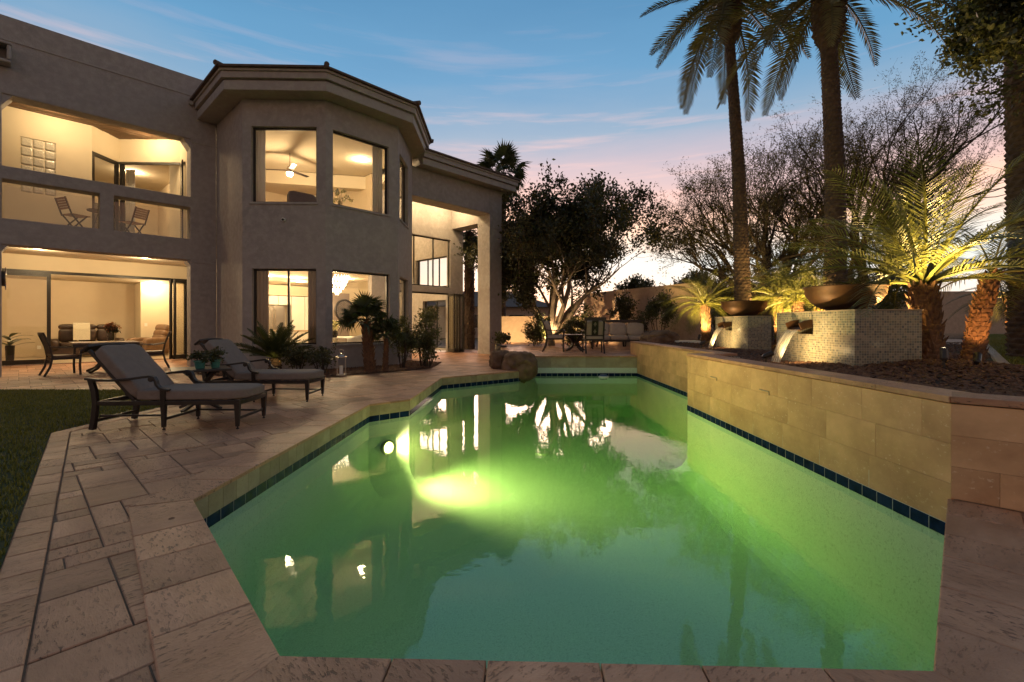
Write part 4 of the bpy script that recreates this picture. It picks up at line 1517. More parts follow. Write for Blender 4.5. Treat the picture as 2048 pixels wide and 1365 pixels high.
# side table with two pots
t = thing('side_table', 'dark bronze square side table between the two loungers', 'table', (-4.22, 6.30, .004), R(38))
MB().box(-.33, .33, -.33, .33, .53, .56).build('table_top', BZm, t, bevel=.006)
m = MB()
for k in range(4):
    a = k * PI / 2 + PI / 4
    u = V(math.cos(a), math.sin(a), 0)
    m.sweep([u * .26 + V(0, 0, .53), u * .17 + V(0, 0, .47), u * .07 + V(0, 0, .36), u * .06 + V(0, 0, .22), u * .12 + V(0, 0, .10), u * .30 + V(0, 0, .02)], .05, .035, side=(-u.y, u.x, 0))
m.lathe([(.07, .2), (.09, .24), (.09, .34), (.06, .38)], 12)
m.build('pedestal', BZm, t, bevel=.004)
def pot(loc, label, r=.07, h=.11, mat='teal'):
    p = thing('plant_pot', label, 'potted plant', loc, random.random() * 6, 'teal pots on the side table')
    MB().lathe([(0, 0), (r * .74, 0), (r * .98, h), (r * 1.06, h), (r * 1.06, h - .022), (r * .9, h - .03), (0, h - .03)], 20).build('pot', M[mat], p)
    q = clump_points(420, (0, 0, h + .05), (.13, .13, .09), 9, .3, .4)
    q[:, 2] = np.maximum(q[:, 2], h - .02)
    link('foliage', leaf_mesh('foliage', q, .04, M['shrub'], asp=.5), p)
    return p
pot((-4.16, 6.20, .567), 'left teal pot with a small green plant on the side table')
pot((-4.04, 6.33, .567), 'right teal pot with a small green plant on the side table', .066)

# ------------------------------------------------------------------ patio dining set
tb = thing('dining_table', 'tan slatted dining table with dark pedestal on the covered patio', 'table', hw(-2.40, .05), HA)
for k in range(9):
    x0 = -.62 + k * 1.24 / 9
    MB().box(x0 + .004, x0 + 1.24 / 9 - .004, -.54, .54, .705, .735).build('table_slat', M['table_top'], tb, bevel=.004)
m = MB()
m.box(-.60, .60, -.52, -.48, .64, .703); m.box(-.60, .60, .48, .52, .64, .703); m.box(-.60, -.56, -.48, .48, .64, .703); m.box(.56, .60, -.48, .48, .64, .703)
m.build('apron', BZm, tb, bevel=.004)
m = MB()
for k in range(4):
    a = k * PI / 2 + PI / 4
    u = V(math.cos(a), math.sin(a), 0)
    m.sweep([u * .36 + V(0, 0, .64), u * .18 + V(0, 0, .56), u * .09 + V(0, 0, .40), u * .10 + V(0, 0, .22), u * .22 + V(0, 0, .10), u * .42 + V(0, 0, .022)], .07, .05, side=(-u.y, u.x, 0))
m.lathe([(.10, .2), (.12, .3), (.12, .5), (.09, .6), (.2, .7)], 16)
m.build('pedestal', BZm, tb, bevel=.004)

def make_dining_chair(style=0):
    """seat 0.45 high facing +X; dark frame with arms and slatted back"""
    t = thing('armchair', 'x', 'chair')
    for s in (-1, 1):
        m = MB().sweep([(.235, s * .26, .0), (.225, s * .26, .22), (.235, s * .26, .42), (.245, s * .26, .60)], .036, .04, side=(0, 1, 0))
        m.build('leg', BZm, t, bevel=.004)
        m = MB().sweep([(-.36, s * .24, .0), (-.27, s * .24, .20), (-.23, s * .24, .42), (-.27, s * .24, .66), (-.37, s * .24, .94)], .036, .04, side=(0, 1, 0))
        m.build('leg', BZm, t, bevel=.004)
        m = MB().sweep([(-.275, s * .27, .66), (-.10, s * .275, .635), (.10, s * .28, .63), (.23, s * .28, .645), (.275, s * .28, .63), (.285, s * .28, .60)], .05, .024, side=(0, 1, 0))
        m.build('armrest', BZm, t, bevel=.004)
    m = MB()
    m.bar((-.23, -.24, .385), (-.23, .24, .385), .03, .05); m.bar((.235, -.26, .385), (.235, .26, .385), .03, .05)
    for s in (-1, 1): m.bar((-.23, s * .24, .385), (.235, s * .255, .385), .03, .05)
    m.build('seat_frame', BZm, t, bevel=.004)
    m = MB()
    if style == 0:
        for y in np.linspace(-.17, .17, 5):
            m.sweep([(-.235, y, .44), (-.275, y, .66), (-.365, y, .92)], .045, .012, side=(0, 1, 0))
        m.sweep([(-.37 - .03 * (1 - q * q), q * .25, .95) for q in np.linspace(-1, 1, 7)], .03, .06)
        m.bar((-.24, -.24, .47), (-.24, .24, .47), .02, .035)
        m.build('back_slats', BZm, t, bevel=.003)
        MB().puff((.0, 0, .435), (.47, .49, .055), 8, 6).build('seat_cushion', M['leather2'], t, smooth=True)
    else:
        m.bar((-.385, -.29, .965), (-.385, .29, .965), .03, .09)
        m.bar((-.235, -.24, .50), (-.235, .24, .50), .02, .03)
        # splat with two diamond cut-outs
        def P(y, z): return V(-.245 - max(0, z - .5) * .29, y, z)
        for z0 in (.52, .72):
            zc = z0 + .10
            for sy in (-1, 1):
                for sz in (-1, 1):
                    a, b, c_, d_ = P(sy * .085, zc), P(sy * .04, zc), P(0, zc + sz * .07), P(0, zc + sz * .10)
                    e_ = P(sy * .085, zc + sz * .10)
                    o = V(-.02, 0, -.005)
                    vs = [a, b, c_, d_, e_]
                    m.add([tuple(v) for v in vs] + [tuple(v + o) for v in vs], [(0, 1, 2, 3, 4), (9, 8, 7, 6, 5), (1, 6, 7, 2), (0, 4, 9, 5), (3, 8, 9, 4), (0, 5, 6, 1), (2, 7, 8, 3)])
        m.bar(P(0, .92), P(0, .965), .17, .02, (1, 0, 0))
        m.build('back_splat', BZm, t)
        MB().puff((.01, 0, .43), (.50, .50, .13), 9, 7, None, .006, 2).build('seat_cushion', M['cushion2'], t, smooth=True)
        Mr = Matrix.Rotation(R(-17), 3, 'Y')
        MB().puff((-.205, 0, .70), (.13, .48, .46), 5, 7, Mr, .012, 4).build('back_cushion', M['cushion2'], t, smooth=True)
    return t
c0 = make_dining_chair(0)
G = 'dining chairs on the patio'
tag(c0, 'dark armchair at the left end of the patio table', 'chair', G)
c0.location = hw(-3.14, .30); c0.rotation_euler = (0, 0, HA + R(8))
c = copy_tree(c0); tag(c, 'dark armchair at the right end of the patio table', 'chair', G)
c.location = hw(-1.42, -.25); c.rotation_euler = (0, 0, HA + PI - R(10))

vs_ = thing('vase', 'glass vase of rust coloured flowers on the patio table', 'vase', hw(-2.28, .1, .735), 0)
MB().lathe([(0, .0), (.085, .0), (.09, .02), (.09, .20), (.085, .20), (.083, .03), (0, .02)], 20).build('vase_glass', M['glass'], vs_)
m = MB()
for k in range(14):
    a = random.uniform(0, 6.28); r = random.uniform(.04, .16)
    m.tube([(.03 * math.cos(a), .03 * math.sin(a), .03), (.05 * math.cos(a), .05 * math.sin(a), .2), (r * math.cos(a), r * math.sin(a), random.uniform(.32, .44))], .004, 4)
m.build('stems', M['shrub'], vs_)
link('flowers', leaf_mesh('flowers', clump_points(320, (0, 0, .37), (.17, .17, .10), 12, .5, .3), .05, M['flower'], asp=.7), vs_)
link('leaves', leaf_mesh('leaves', clump_points(160, (0, 0, .28), (.14, .14, .08), 9, .5, .4), .07, M['shrub'], asp=.35), vs_)

# ------------------------------------------------------------------ living room
def hthing(name, label, cat, s, t, z=0.012, rz=0, group=None):
    return thing(name, label, cat, hw(s, t, z), HA + rz, group)
sf = hthing('sofa', 'dark brown leather reclining sofa inside the living room', 'sofa', -2.15, -7.25)
# local: seat faces -Y (towards the pool)
m = MB().box(-.95, .95, -.40, .38, .08, .40); m.build('base', M['leather'], sf, bevel=.03)
for k in (-1, 0, 1):
    MB().puff((k * .50, -.08, .45), (.50, .62, .16), 6, 6).build('seat_cushion', M['leather'], sf, smooth=True)
    MB().puff((k * .50, .30, .76), (.50, .22, .48), 5, 6).build('back_cushion', M['leather'], sf, smooth=True)
    MB().puff((k * .50, .33, 1.06), (.51, .22, .20), 3, 6).build('head_cushion', M['leather'], sf, smooth=True)
for s in (-1, 1):
    MB().puff((s * .86, -.05, .45), (.24, .90, .42), 4, 6).build('arm', M['leather'], sf, smooth=True)
th_ = hthing('throw_blanket', 'cream knitted throw over the back of the leather sofa', 'blanket', -2.33, -7.10)
m = MB()
pr = [(-.06, .60), (-.05, .8), (-.045, 1.0), (-.02, 1.16), (.08, 1.20), (.2, 1.19)]
m.sweep([(0, y, z) for y, z in pr], .44, .016, side=(1, 0, 0))
m.build('cloth', M['throw'], th_, bevel=.005)
rc = hthing('recliner', 'tan leather recliner armchair beside the bright return wall', 'armchair', -.52, -6.35, .012, R(-62))
MB().box(-.40, .40, -.42, .42, .06, .38).build('base', M['leather2'], rc, bevel=.05, seg=3)
MB().puff((0, -.08, .45), (.56, .70, .18), 5, 6).build('seat_cushion', M['leather2'], rc, smooth=True)
for s in (-1, 1):
    MB().puff((s * .40, -.05, .42), (.22, .95, .50), 5, 6).build('arm', M['leather2'], rc, smooth=True)
Mr = Matrix.Rotation(R(-16), 3, 'X')
for k, (z, h) in enumerate(((.62, .30), (.82, .26), (1.02, .26))):
    MB().puff((0, .34 + .07 * k, z), (.60, .26, h), 3.5, 6, Mr).build('back_cushion', M['leather2'], rc, smooth=True)
pl = hthing('potted_plant', 'broad leaved house plant in a tall dark planter behind the patio glass', 'potted plant', -4.02, -4.3)
MB().lathe([(0, 0), (.11, 0), (.14, .55), (.12, .55), (.11, .5), (0, .5)], 4, rot=PI / 4).build('planter', M['clay'], pl)
def broad_leaf(p, d, L_, w, droop, mb):
    d = V(d).normalized()
    sd = d.cross(V(0, 0, 1)).normalized()
    pts = []
    for k in range(6):
        q = k / 5
        c_ = V(p) + d * (L_ * q) + V(0, 0, L_ * (.5 * q - droop * q * q))
        ww = w * math.sin(PI * min(1, .08 + q * .92)) ** .8
        pts.append((c_ + sd * ww, c_ + V(0, 0, -.01), c_ - sd * ww))
    vs = [v for tr in pts for v in tr]
    fs = []
    for k in range(5):
        fs += [(k * 3, k * 3 + 1, k * 3 + 4, k * 3 + 3), (k * 3 + 1, k * 3 + 2, k * 3 + 5, k * 3 + 4)]
    mb.add(vs, fs)
for k in range(11):
    a = k * 2.4
    m = MB(); broad_leaf((0, 0, .5 + .03 * k), (math.cos(a), math.sin(a), .1), .5, .075, .35 + .05 * (k % 3), m)
    m.build('leaf', M['shrub_l'], pl, smooth=True)

# wall fittings inside
m = MB().box(-.045, .045, -.01, 0, -.06, .06)
sw = hthing('light_switch', 'white light switch on the pale living room return wall', 'switch', -.55, -6.995, 1.15); m.build('plate', M['white'], sw)
sw = hthing('wall_outlet', 'white socket plate low on the wall behind the patio glass', 'socket', -3.35, -8.39, .35); MB().box(-.05, .05, -.012, .012, -.06, .06).build('plate', M['white'], sw)

# ------------------------------------------------------------------ balcony furniture
def make_folding_chair():
    t = thing('folding_chair', 'x', 'chair')
    m = MB()
    for s in (-1, 1):
        m.bar((-.22, s * .19, .0), (.16, s * .19, .44), .018, .03); m.bar((.20, s * .17, .0), (-.16, s * .17, .44), .018, .03)
        m.bar((-.16, s * .19, .42), (-.30, s * .19, .84), .018, .03)
    m.build('frame', M['black'], t)
    for k in range(6):
        x = -.17 + k * .068
        MB().box(x, x + .06, -.20, .20, .44, .456).build('seat_slat', M['teak'], t)
    for k in range(5):
        f = .38 + k * .135
        x, z = -.16 - .14 * f, .42 + .42 * f
        MB().bar((x, -.21, z), (x, .21, z), .05, .014, (1, 0, .35)).build('back_slat', M['teak'], t)
    return t
f1 = make_folding_chair(); tag(f1, 'folding slatted chair left of the balcony post', 'chair', 'folding chairs on the balcony')
f1.location = hw(-2.88, -.95, 3.462); f1.rotation_euler = (0, 0, HA + R(25))
f2 = copy_tree(f1); tag(f2, 'folding slatted chair right of the balcony post', 'chair', 'folding chairs on the balcony')
f2.location = hw(-1.72, -1.0, 3.462); f2.rotation_euler = (0, 0, HA + R(125))
bt = thing('bistro_table', 'small round bistro table between the balcony chairs', 'table', hw(-2.36, -1.35, 3.462), HA)
MB().lathe([(0, .70), (.27, .70), (.27, .725), (0, .725)], 28).build('table_top', M['bronze'], bt)
m = MB()
for k in range(3):
    a = k * 2.094
    m.bar((.03 * math.cos(a), .03 * math.sin(a), .70), (.22 * math.cos(a + .8), .22 * math.sin(a + .8), .0), .02, .02)
m.build('legs', M['black'], bt)
# bedroom details seen past the folded doors
def curtain(name, label, p0, p1, z0, z1, mat, waves=7, amp=.035, th=.012, group=None):
    """pleated hanging cloth in house coordinates"""
    t = thing(name, label, 'curtain', HO, HA, group)
    p0, p1 = V(*p0, 0), V(*p1, 0)
    d = (p1 - p0); L_ = d.length; d /= L_
    nr = V(-d.y, d.x, 0)
    n_ = waves * 8
    vs, fs = [], []
    for k in range(n_ + 1):
        q = k / n_
        for z, am in ((z0, 1.0), (z0 + (z1 - z0) * .5, .9), (z1, .6)):
            p = p0 + d * (L_ * q) + nr * (amp * am * math.sin(q * waves * 2 * PI + .4 * math.sin(z)))
            vs.append((p.x, p.y, z))
    for k in range(n_):
        for j in range(2):
            fs.append((k * 3 + j, k * 3 + 3 + j, k * 3 + 4 + j, k * 3 + 1 + j))
    m = MB().add(vs, fs)
    o = m.build('cloth', M[mat], t, smooth=True)
    so = o.modifiers.new('solid', 'SOLIDIFY'); so.thickness = .004
    return t
GC = 'curtains in the house windows'
curtain('curtain', 'white curtain inside the balcony door opening', (-1.62, 3.05), (-1.42, 2.85), 3.48, 5.85, 'curtain_w', 4, group=GC)
wt = hthing('ceiling_vent', 'dark louvred ceiling vent in the balcony bedroom', 'vent', -.95, -3.3, 6.285)
MB().box(-.2, .2, -.12, .12, 0, .012).build('vent_frame', M['intgrey'], wt)
for k in range(6): MB().box(-.18, .18, -.10 + k * .035, -.085 + k * .035, -.008, -.001).build('vent_slat', M['black'], wt)
dn = hthing('doorway_panel', 'dark wooden door panel in the balcony bedroom', 'door', -1.55, -7.4, 3.47); MB().box(-.5, .5, -.03, .03, 0, 2.1).build('panel', M['leather'], dn, bevel=.01)

# ------------------------------------------------------------------ rooms behind the bay
def on_bay(i, x, dep):
    a, d, nr = frame_at(i)
    q = a + d * x + nr * dep
    return (q.x, q.y)
curtain('curtain', 'taupe curtain at the left of the lower left bay window', on_bay(1, .08, .32), on_bay(1, .50, .32), .05, 2.75, 'curtain', 5, group=GC)
curtain('curtain', 'taupe curtain at the right of the lower left bay window', on_bay(1, 1.50, .32), on_bay(1, 1.80, .32), .05, 2.75, 'curtain', 4, group=GC)
curtain('curtain', 'taupe curtain in the narrow lower side bay window', on_bay(3, .25, .3), on_bay(3, .8, .3), .05, 2.75, 'curtain', 5, group=GC)
curtain('curtain', 'white curtain at the left of the upper left bay window', on_bay(1, .08, .32), on_bay(1, .42, .32), 3.5, 6.5, 'curtain_w', 4, group=GC)
curtain('curtain', 'white curtain at the right of the upper middle bay window', on_bay(2, 1.50, .32), on_bay(2, 1.80, .32), 3.5, 6.5, 'curtain_w', 4, group=GC)
curtain('curtain', 'pale curtain in the narrow upper side bay window', on_bay(3, .25, .3), on_bay(3, .7, .3), 3.5, 6.5, 'curtain_w', 5, group=GC)

kc = hthing('kitchen_cabinets', 'tall white kitchen cabinets seen through the bay', 'cabinet', 4.0, -6.5)
MB().box(-2.9, 1.9, .02, .66, 2.45, 2.90).build('bulkhead', M['intwall2'], kc)
for x0, x1, z0, z1 in ((-2.8, -2.2, .1, 2.42), (-2.19, -1.6, .1, 2.42), (-1.59, -1.05, 1.45, 2.42), (-1.04, -.52, 1.45, 2.42), (-.50, .04, 2.02, 2.42), (.05, .6, 2.02, 2.42), (.62, 1.2, .1, 2.42), (1.21, 1.8, .1, 2.42)):
    MB().box(x0 + .004, x1 - .004, .02, .64, z0, z1).build('cabinet_door', M['white'], kc, bevel=.006)
MB().box(-1.59, -.52, -.02, .64, .86, .92).build('worktop', M['lightstone'], kc)
MB().box(-1.59, -.52, .0, .64, .05, .859).build('base_unit', M['white'], kc)
MB().box(-1.45, -1.0, .60, .64, .95, 1.4).build('oven', M['black'], kc)
fg = hthing('fridge', 'stainless steel double door fridge seen through the bay', 'fridge', 3.78, -6.35)
for x0, x1 in ((-.46, -.004), (.004, .46)):
    MB().box(x0, x1, -.05, .55, .62, 1.98).build('door', M['steel'], fg, bevel=.012)
MB().box(-.46, .46, -.05, .55, .04, .61).build('drawer', M['steel'], fg, bevel=.012)
for x in (-.06, .06): MB().tube([(x, -.09, .8), (x, -.09, 1.8)], .012, 8).build('handle', M['chrome'], fg)
isl = hthing('kitchen_island', 'pale kitchen island in front of the fridge', 'counter', 3.4, -3.6)
MB().box(-1.0, 1.0, -.4, .4, .02, .88).build('base_unit', M['white'], isl); MB().box(-1.05, 1.05, -.45, .45, .881, .93).build('worktop', M['lightstone'], isl, bevel=.008)

gwl = hthing('feature_wall', 'dark grey feature wall with the round mirror', 'wall', 6.2, -4.7)
MB().box(-1.0, .25, 0, .1, .02, 2.55).build('panel', M['intgrey'], gwl)
mr = hthing('round_mirror', 'large round dark framed mirror on the grey wall', 'mirror', 6.20, -4.68, 1.80)
ring = [(.42 * math.cos(a), 0, .46 * math.sin(a)) for a in np.linspace(0, 2 * PI, 37)]
MB().tube(ring, .05, 8, False).build('frame', M['black'], mr, smooth=True)
MB().add([(.40 * math.cos(a), -.005, .44 * math.sin(a)) for a in np.linspace(0, 2 * PI, 33)[:-1]], [tuple(range(32))]).build('glass', M['chrome'], mr)
sc1 = hthing('wall_sconce', 'slim glowing wall sconce left of the round mirror', 'lamp', 5.40, -4.66, 1.95)
MB().box(-.05, .05, -.07, -.01, -.16, .16).build('shade', M['glow_soft'], sc1, bevel=.01)
MB().box(-.03, .03, -.01, .02, -.2, .2).build('back_plate', M['chrome'], sc1)
lamp('sconce_light', sc1, (0, -.15, 0), 6, WARM, .05)

ch = hthing('chandelier', 'cone shaped crystal chandelier over the dining table', 'chandelier', 2.80, 1.55, 2.05)
m = MB().tube([(0, 0, .62), (0, 0, .9)], .01, 6); m.lathe([(.06, .88), (.06, .9), (.0, .9)], 12); m.build('rod', M['chrome'], ch)
for k, (r, z) in enumerate(((.34, .50), (.30, .40), (.25, .30), (.19, .20), (.12, .10), (.05, .02))):
    m = MB()
    nn_ = max(6, int(r * 70))
    for q in range(nn_):
        a = 2 * PI * q / nn_
        x, y = r * math.cos(a), r * math.sin(a)
        m.add([(x, y, z + .12), (x + .018, y, z + .05), (x, y + .018, z + .05), (x - .018, y, z + .05), (x, y - .018, z + .05), (x, y, z - .02)],
              [(0, 1, 2), (0, 2, 3), (0, 3, 4), (0, 4, 1), (5, 2, 1), (5, 3, 2), (5, 4, 3), (5, 1, 4)])
    m.build('crystal_tier', M['glow_soft'], ch)
lamp('chandelier_light', ch, (0, 0, .30), 150, WARM, .16)

dt = hthing('indoor_dining_table', 'white dining table inside the bay below the chandelier', 'table', 2.85, 1.35)
MB().lathe([(0, .72), (.75, .72), (.75, .76), (0, .76)], 36).build('table_top', M['white'], dt)
MB().lathe([(.3, .0), (.3, .02), (.06, .06), (.05, .6), (.12, .72)], 20).build('pedestal', M['white'], dt)
def make_tub_chair():
    t = thing('tub_chair', 'x', 'chair', group='white chairs at the indoor table')
    m = MB()
    vs, fs = [], []
    for k in range(13):
        a = -PI * .62 + k * PI * 1.24 / 12
        for r, z in ((.22, .44), (.26, .62), (.27, .84), (.25, .845), (.235, .62), (.20, .47)):
            vs.append((-r * math.cos(a), r * math.sin(a), z - .06 * abs(a) * (z > .8)))
    for k in range(12):
        for j in range(5):
            fs.append((k * 6 + j, k * 6 + 6 + j, k * 6 + 7 + j, k * 6 + 1 + j))
    m.add(vs, fs).build('back', M['white'], t, smooth=True)
    MB().puff((0, 0, .44), (.46, .46, .10), 5, 6).build('seat', M['white'], t, smooth=True)
    for a in range(4):
        q = a * PI / 2 + PI / 4
        MB().bar((.12 * math.cos(q), .12 * math.sin(q), .40), (.22 * math.cos(q), .22 * math.sin(q), 0), .03, .03, (1, 0, 0)).build('leg', M['teak'], t)
    return t
t1 = make_tub_chair(); tag(t1, 'white tub chair nearest the middle bay window', 'chair')
t1.location = hw(3.05, 2.25, .012); t1.rotation_euler = (0, 0, HA + R(100))
for s_, t_, a_, lb in ((2.05, 2.0, 40, 'white tub chair at the left end of the indoor table'), (3.75, 1.4, 180, 'white tub chair at the far right of the indoor table')):
    q = copy_tree(t1); tag(q, lb, 'chair'); q.location = hw(s_, t_, .012); q.rotation_euler = (0, 0, HA + R(a_))
fv = hthing('flower_vase', 'dark vase of white hydrangeas on the indoor table', 'vase', 2.62, 1.75, .772)
MB().lathe([(0, 0), (.06, 0), (.11, .08), (.10, .16), (.06, .21), (.055, .2), (0, .1)], 16).build('vase', M['clay'], fv, smooth=True)
link('flowers', leaf_mesh('flowers', clump_points(500, (0, 0, .36), (.22, .22, .15), 10, .4, .33), .07, M['flower_w'], asp=.8), fv)

# upstairs office
fn = hthing('ceiling_fan', 'ceiling fan with lit globe in the upper room', 'ceiling fan', 2.05, -.1, 6.0)
MB().tube([(0, 0, .12), (0, 0, .60)], .016, 8).build('rod', M['chrome'], fn)
MB().lathe([(.0, -.02), (.09, -.02), (.10, .08), (.07, .16), (0, .16)], 20).build('motor', M['chrome'], fn)
MB().lathe([(0, -.14), (.07, -.13), (.10, -.08), (.10, -.02), (0, -.02)], 20).build('globe', M['glow'], fn)
for k in range(3):
    a = k * 2.094 + .35
    u = V(math.cos(a), math.sin(a), 0)
    MB().bar(u * .10 + V(0, 0, .05), u * .72 + V(0, 0, .05), .13, .012, (0.12 * -u.y, .12 * u.x, 1)).build('blade', M['bronze'], fn)
lamp('fan_light', fn, (0, 0, -.25), 110, WARM, .1)
oc = hthing('office_chair', 'dark upholstered chair back in the upper left bay window', 'chair', 1.55, 2.05, 3.47)
MB().puff((0, 0, .98), (.78, .20, .72), 7, 6).build('back', M['black'], oc, smooth=True)
MB().puff((0, -.32 + .6, .48), (.7, .6, .2), 6, 6).build('seat', M['black'], oc, smooth=True)
MB().lathe([(.3, 0), (.3, .04), (.04, .06), (.04, .4)], 16, (0, .28, 0)).build('base', M['chrome'], oc)
ov = hthing('orchid', 'white orchid sprays behind the upper middle bay window', 'plant', 2.15, 3.05, 3.47)
MB().lathe([(0, .62), (.10, .62), (.14, .80), (.12, .80), (0, .74)], 16).build('pot', M['white'], ov)
MB().lathe([(.25, .60), (.25, .62), (0, .62)], 20).build('stand_top', M['bronze'], ov)
m = MB()
for k in range(3):
    a = k * 2.1
    m.bar((.2 * math.cos(a), .2 * math.sin(a), 0), (.15 * math.cos(a), .15 * math.sin(a), .60), .02, .02, (1, 0, 0))
m.build('stand_legs', M['bronze'], ov)
m = MB(); pts_ = []
for k in range(7):
    a = k * .9 + .3
    r = random.uniform(.22, .42); h = random.uniform(1.12, 1.4)
    cv = [V(0, 0, .78), V(r * .25 * math.cos(a), r * .25 * math.sin(a), h - .12), V(r * .65 * math.cos(a), r * .65 * math.sin(a), h), V(r * math.cos(a), r * math.sin(a), h - .14)]
    m.tube(cv, .006, 5)
    for q in range(26):
        f = random.uniform(.35, 1) * 2.99
        i = int(f); p = cv[i].lerp(cv[i + 1], f - i)
        pts_.append((p.x + random.uniform(-.03, .03), p.y + random.uniform(-.03, .03), p.z + random.uniform(-.03, .03)))
m.build('stems', M['shrub_l'], ov)
link('flowers', leaf_mesh('flowers', np.array(pts_), .055, M['flower_w'], asp=.9), ov)

# plant inside the porch door
ip = hthing('indoor_fig', 'tall leafy fig plant by the open porch doors', 'potted plant', 8.05, -.75)
MB().lathe([(0, 0), (.15, 0), (.2, .34), (.18, .34), (0, .3)], 20).build('pot', M['clay'], ip)
m = MB().tube([(0, 0, .3), (.02, .02, .9), (0, 0, 1.6)], [.02, .016, .01], 6); m.build('trunk', M['bark_d'], ip)
link('foliage', leaf_mesh('foliage', clump_points(420, (0, 0, 1.5), (.45, .45, .75), 16, .4, .3), .17, M['shrub'], asp=.4), ip)

# lantern by the bay bed
ln = thing('lantern', 'silver candle lantern standing at the edge of the bay bed', 'lantern', (-3.80, 10.35, .02), R(20))
m = MB(); 
for x in (-1, 1):
    for y in (-1, 1): m.box(x * .085 - .008, x * .085 + .008, y * .085 - .008, y * .085 + .008, .03, .40)
m.box(-.10, .10, -.10, .10, 0, .03); m.box(-.115, .115, -.115, .115, .40, .425)
m.build('frame', M['steel'], ln)
MB().lathe([(.085, .426), (.06, .46), (.03, .47), (.03, .50), (0, .505)], 12).build('cap', M['chrome'], ln)
MB().tube([(.05 * math.cos(a), 0, .53 + .05 * math.sin(a)) for a in np.linspace(0, 2 * PI, 17)], .005, 5, False).build('ring', M['chrome'], ln)
MB().lathe([(0, .031), (.04, .031), (.04, .21), (0, .205)], 14).build('candle', M['white'], ln)
for x in (-1, 1): MB().box(x * .083, x * .083 + .002, -.076, .076, .031, .399).build('pane', M['glass'], ln)

# ------------------------------------------------------------------ terrace seating
tz = TZ + .006
ta = make_dining_chair(1); tag(ta, 'cushioned armchair at the left of the terrace group, facing right', 'chair', 'terrace armchairs')
ta.location = (1.38, 14.75, tz); ta.rotation_euler = (0, 0, R(-8)); ta.scale = (1.1, 1.1, 1.05)
tc_ = copy_tree(ta); tag(tc_, 'cushioned armchair with diamond splat, its back to the pool', 'chair', 'terrace armchairs')
tc_.location = (2.44, 13.95, tz); tc_.rotation_euler = (0, 0, R(88))
ft = thing('coffee_table', 'round dark table with curved legs on the terrace', 'table', (2.05, 15.1, tz), 0)
MB().lathe([(0, .50), (.50, .50), (.50, .53), (0, .53)], 32).build('table_top', BZm, ft)
m = MB()
for k in range(4):
    a = k * PI / 2 + .5
    u = V(math.cos(a), math.sin(a), 0)
    m.sweep([u * .34 + V(0, 0, .5), u * .18 + V(0, 0, .40), u * .10 + V(0, 0, .26), u * .18 + V(0, 0, .12), u * .36 + V(0, 0, .02)], .08, .05, side=(-u.y, u.x, 0))
m.build('legs', BZm, ft)
so = thing('outdoor_sofa', 'outdoor sofa with beige cushions in front of the tan garden wall', 'sofa', (3.72, 16.2, tz), R(-6))
m = MB().box(-.95, .95, -.36, .36, .26, .32)
m.bar((-.95, .40, .97), (.95, .40, .97), .04, .10)
m.build('frame', BZm, so, bevel=.006)
for s in (-1, 1):
    MB().bar((s * .92, -.34, 0), (s * .92, -.34, .58), .045, .045, (1, 0, 0)).build('leg', BZm, so)
    MB().sweep([(s * .92, .40, 0), (s * .92, .36, .4), (s * .92, .41, .97)], .05, .045, side=(1, 0, 0)).build('leg', BZm, so)
    MB().sweep([(s * .93, .36, .62), (s * .95, .0, .60), (s * .95, -.25, .62), (s * .95, -.36, .58)], .06, .03, side=(1, 0, 0)).build('armrest', BZm, so)
for k in range(3):
    MB().puff((-.60 + k * .60, -.02, .395), (.60, .68, .15), 8, 7, None, .006, k).build('seat_cushion', M['cushion2'], so, smooth=True)
    MB().puff((-.60 + k * .60, .27, .68), (.60, .20, .46), 4.5, 7, Matrix.Rotation(R(-12), 3, 'X'), .015, k + 3).build('back_cushion', M['cushion2'], so, smooth=True)

# boulders
def boulder(label, loc, size, seed, rz=0):
    o = thing('boulder', label, 'boulder', loc, rz, 'boulders round the pool')
    m = MB().puff((0, 0, size[2] * .5), size, 3.2, 26, None, 0, seed)
    out = []
    for v in m.v:
        p = V(v); q = p - V(0, 0, size[2] * .5)
        n1 = mnoise.noise(q * (2.2 / max(size)) + V(seed, 0, 0)); n2 = mnoise.noise(q * (7.0 / max(size)) + V(0, seed, 0))
        crack = -abs(mnoise.noise(q * (1.9 / max(size)) + V(seed * 3, 1, 0)))
        f = 1 + .17 * n1 + .10 * n2 + .035 * mnoise.noise(q * (22.0 / max(size))) - .13 * max(0, 1 + crack / .05)
        out.append(tuple(V(0, 0, size[2] * .5) + q * f))
    m.v = out
    m.build('rock', M['boulder'], o, smooth=True)
    return o
boulder('large round brown boulder dipping into the far pool edge', (.16, 11.98, -.30), (.90, .88, .76), 2.3)
boulder('smaller brown boulder leaning behind the large one on the deck', (-.30, 12.35, -.04), (.58, .55, .50), 5.1, .5)
boulder('flat tan boulder on the planter beside the outdoor sofa', (4.15, 13.2, .42), (1.0, .8, .56), 8.7, .3)
sb = thing('stone_slab', 'low pale stone block beside the flat boulder', 'stone', (4.85, 13.0, .60), R(8))
MB().box(-.35, .35, -.2, .2, 0, .11).build('block', M['white'], sb, bevel=.02)
pp = thing('potted_bush', 'dark pot with a round bush beside the porch column', 'potted plant', (-.42, 17.5, .0), 0)
MB().lathe([(0, 0), (.16, 0), (.24, .2), (.22, .36), (.18, .38), (0, .33)], 20).build('pot', M['clay'], pp, smooth=True)
link('foliage', leaf_mesh('foliage', clump_points(500, (0, 0, .62), (.42, .42, .30), 10, .4, .3), .12, M['shrub'], asp=.6), pp)
lf = thing('fallen_leaf', 'single dry brown leaf lying on the near left deck', 'leaf', (-2.02, 2.72, .008), .6)
m = MB(); broad_leaf((0, 0, 0), (1, 0, 0), .05, .012, .55, m); m.build('blade', M['fibre'], lf, smooth=True)
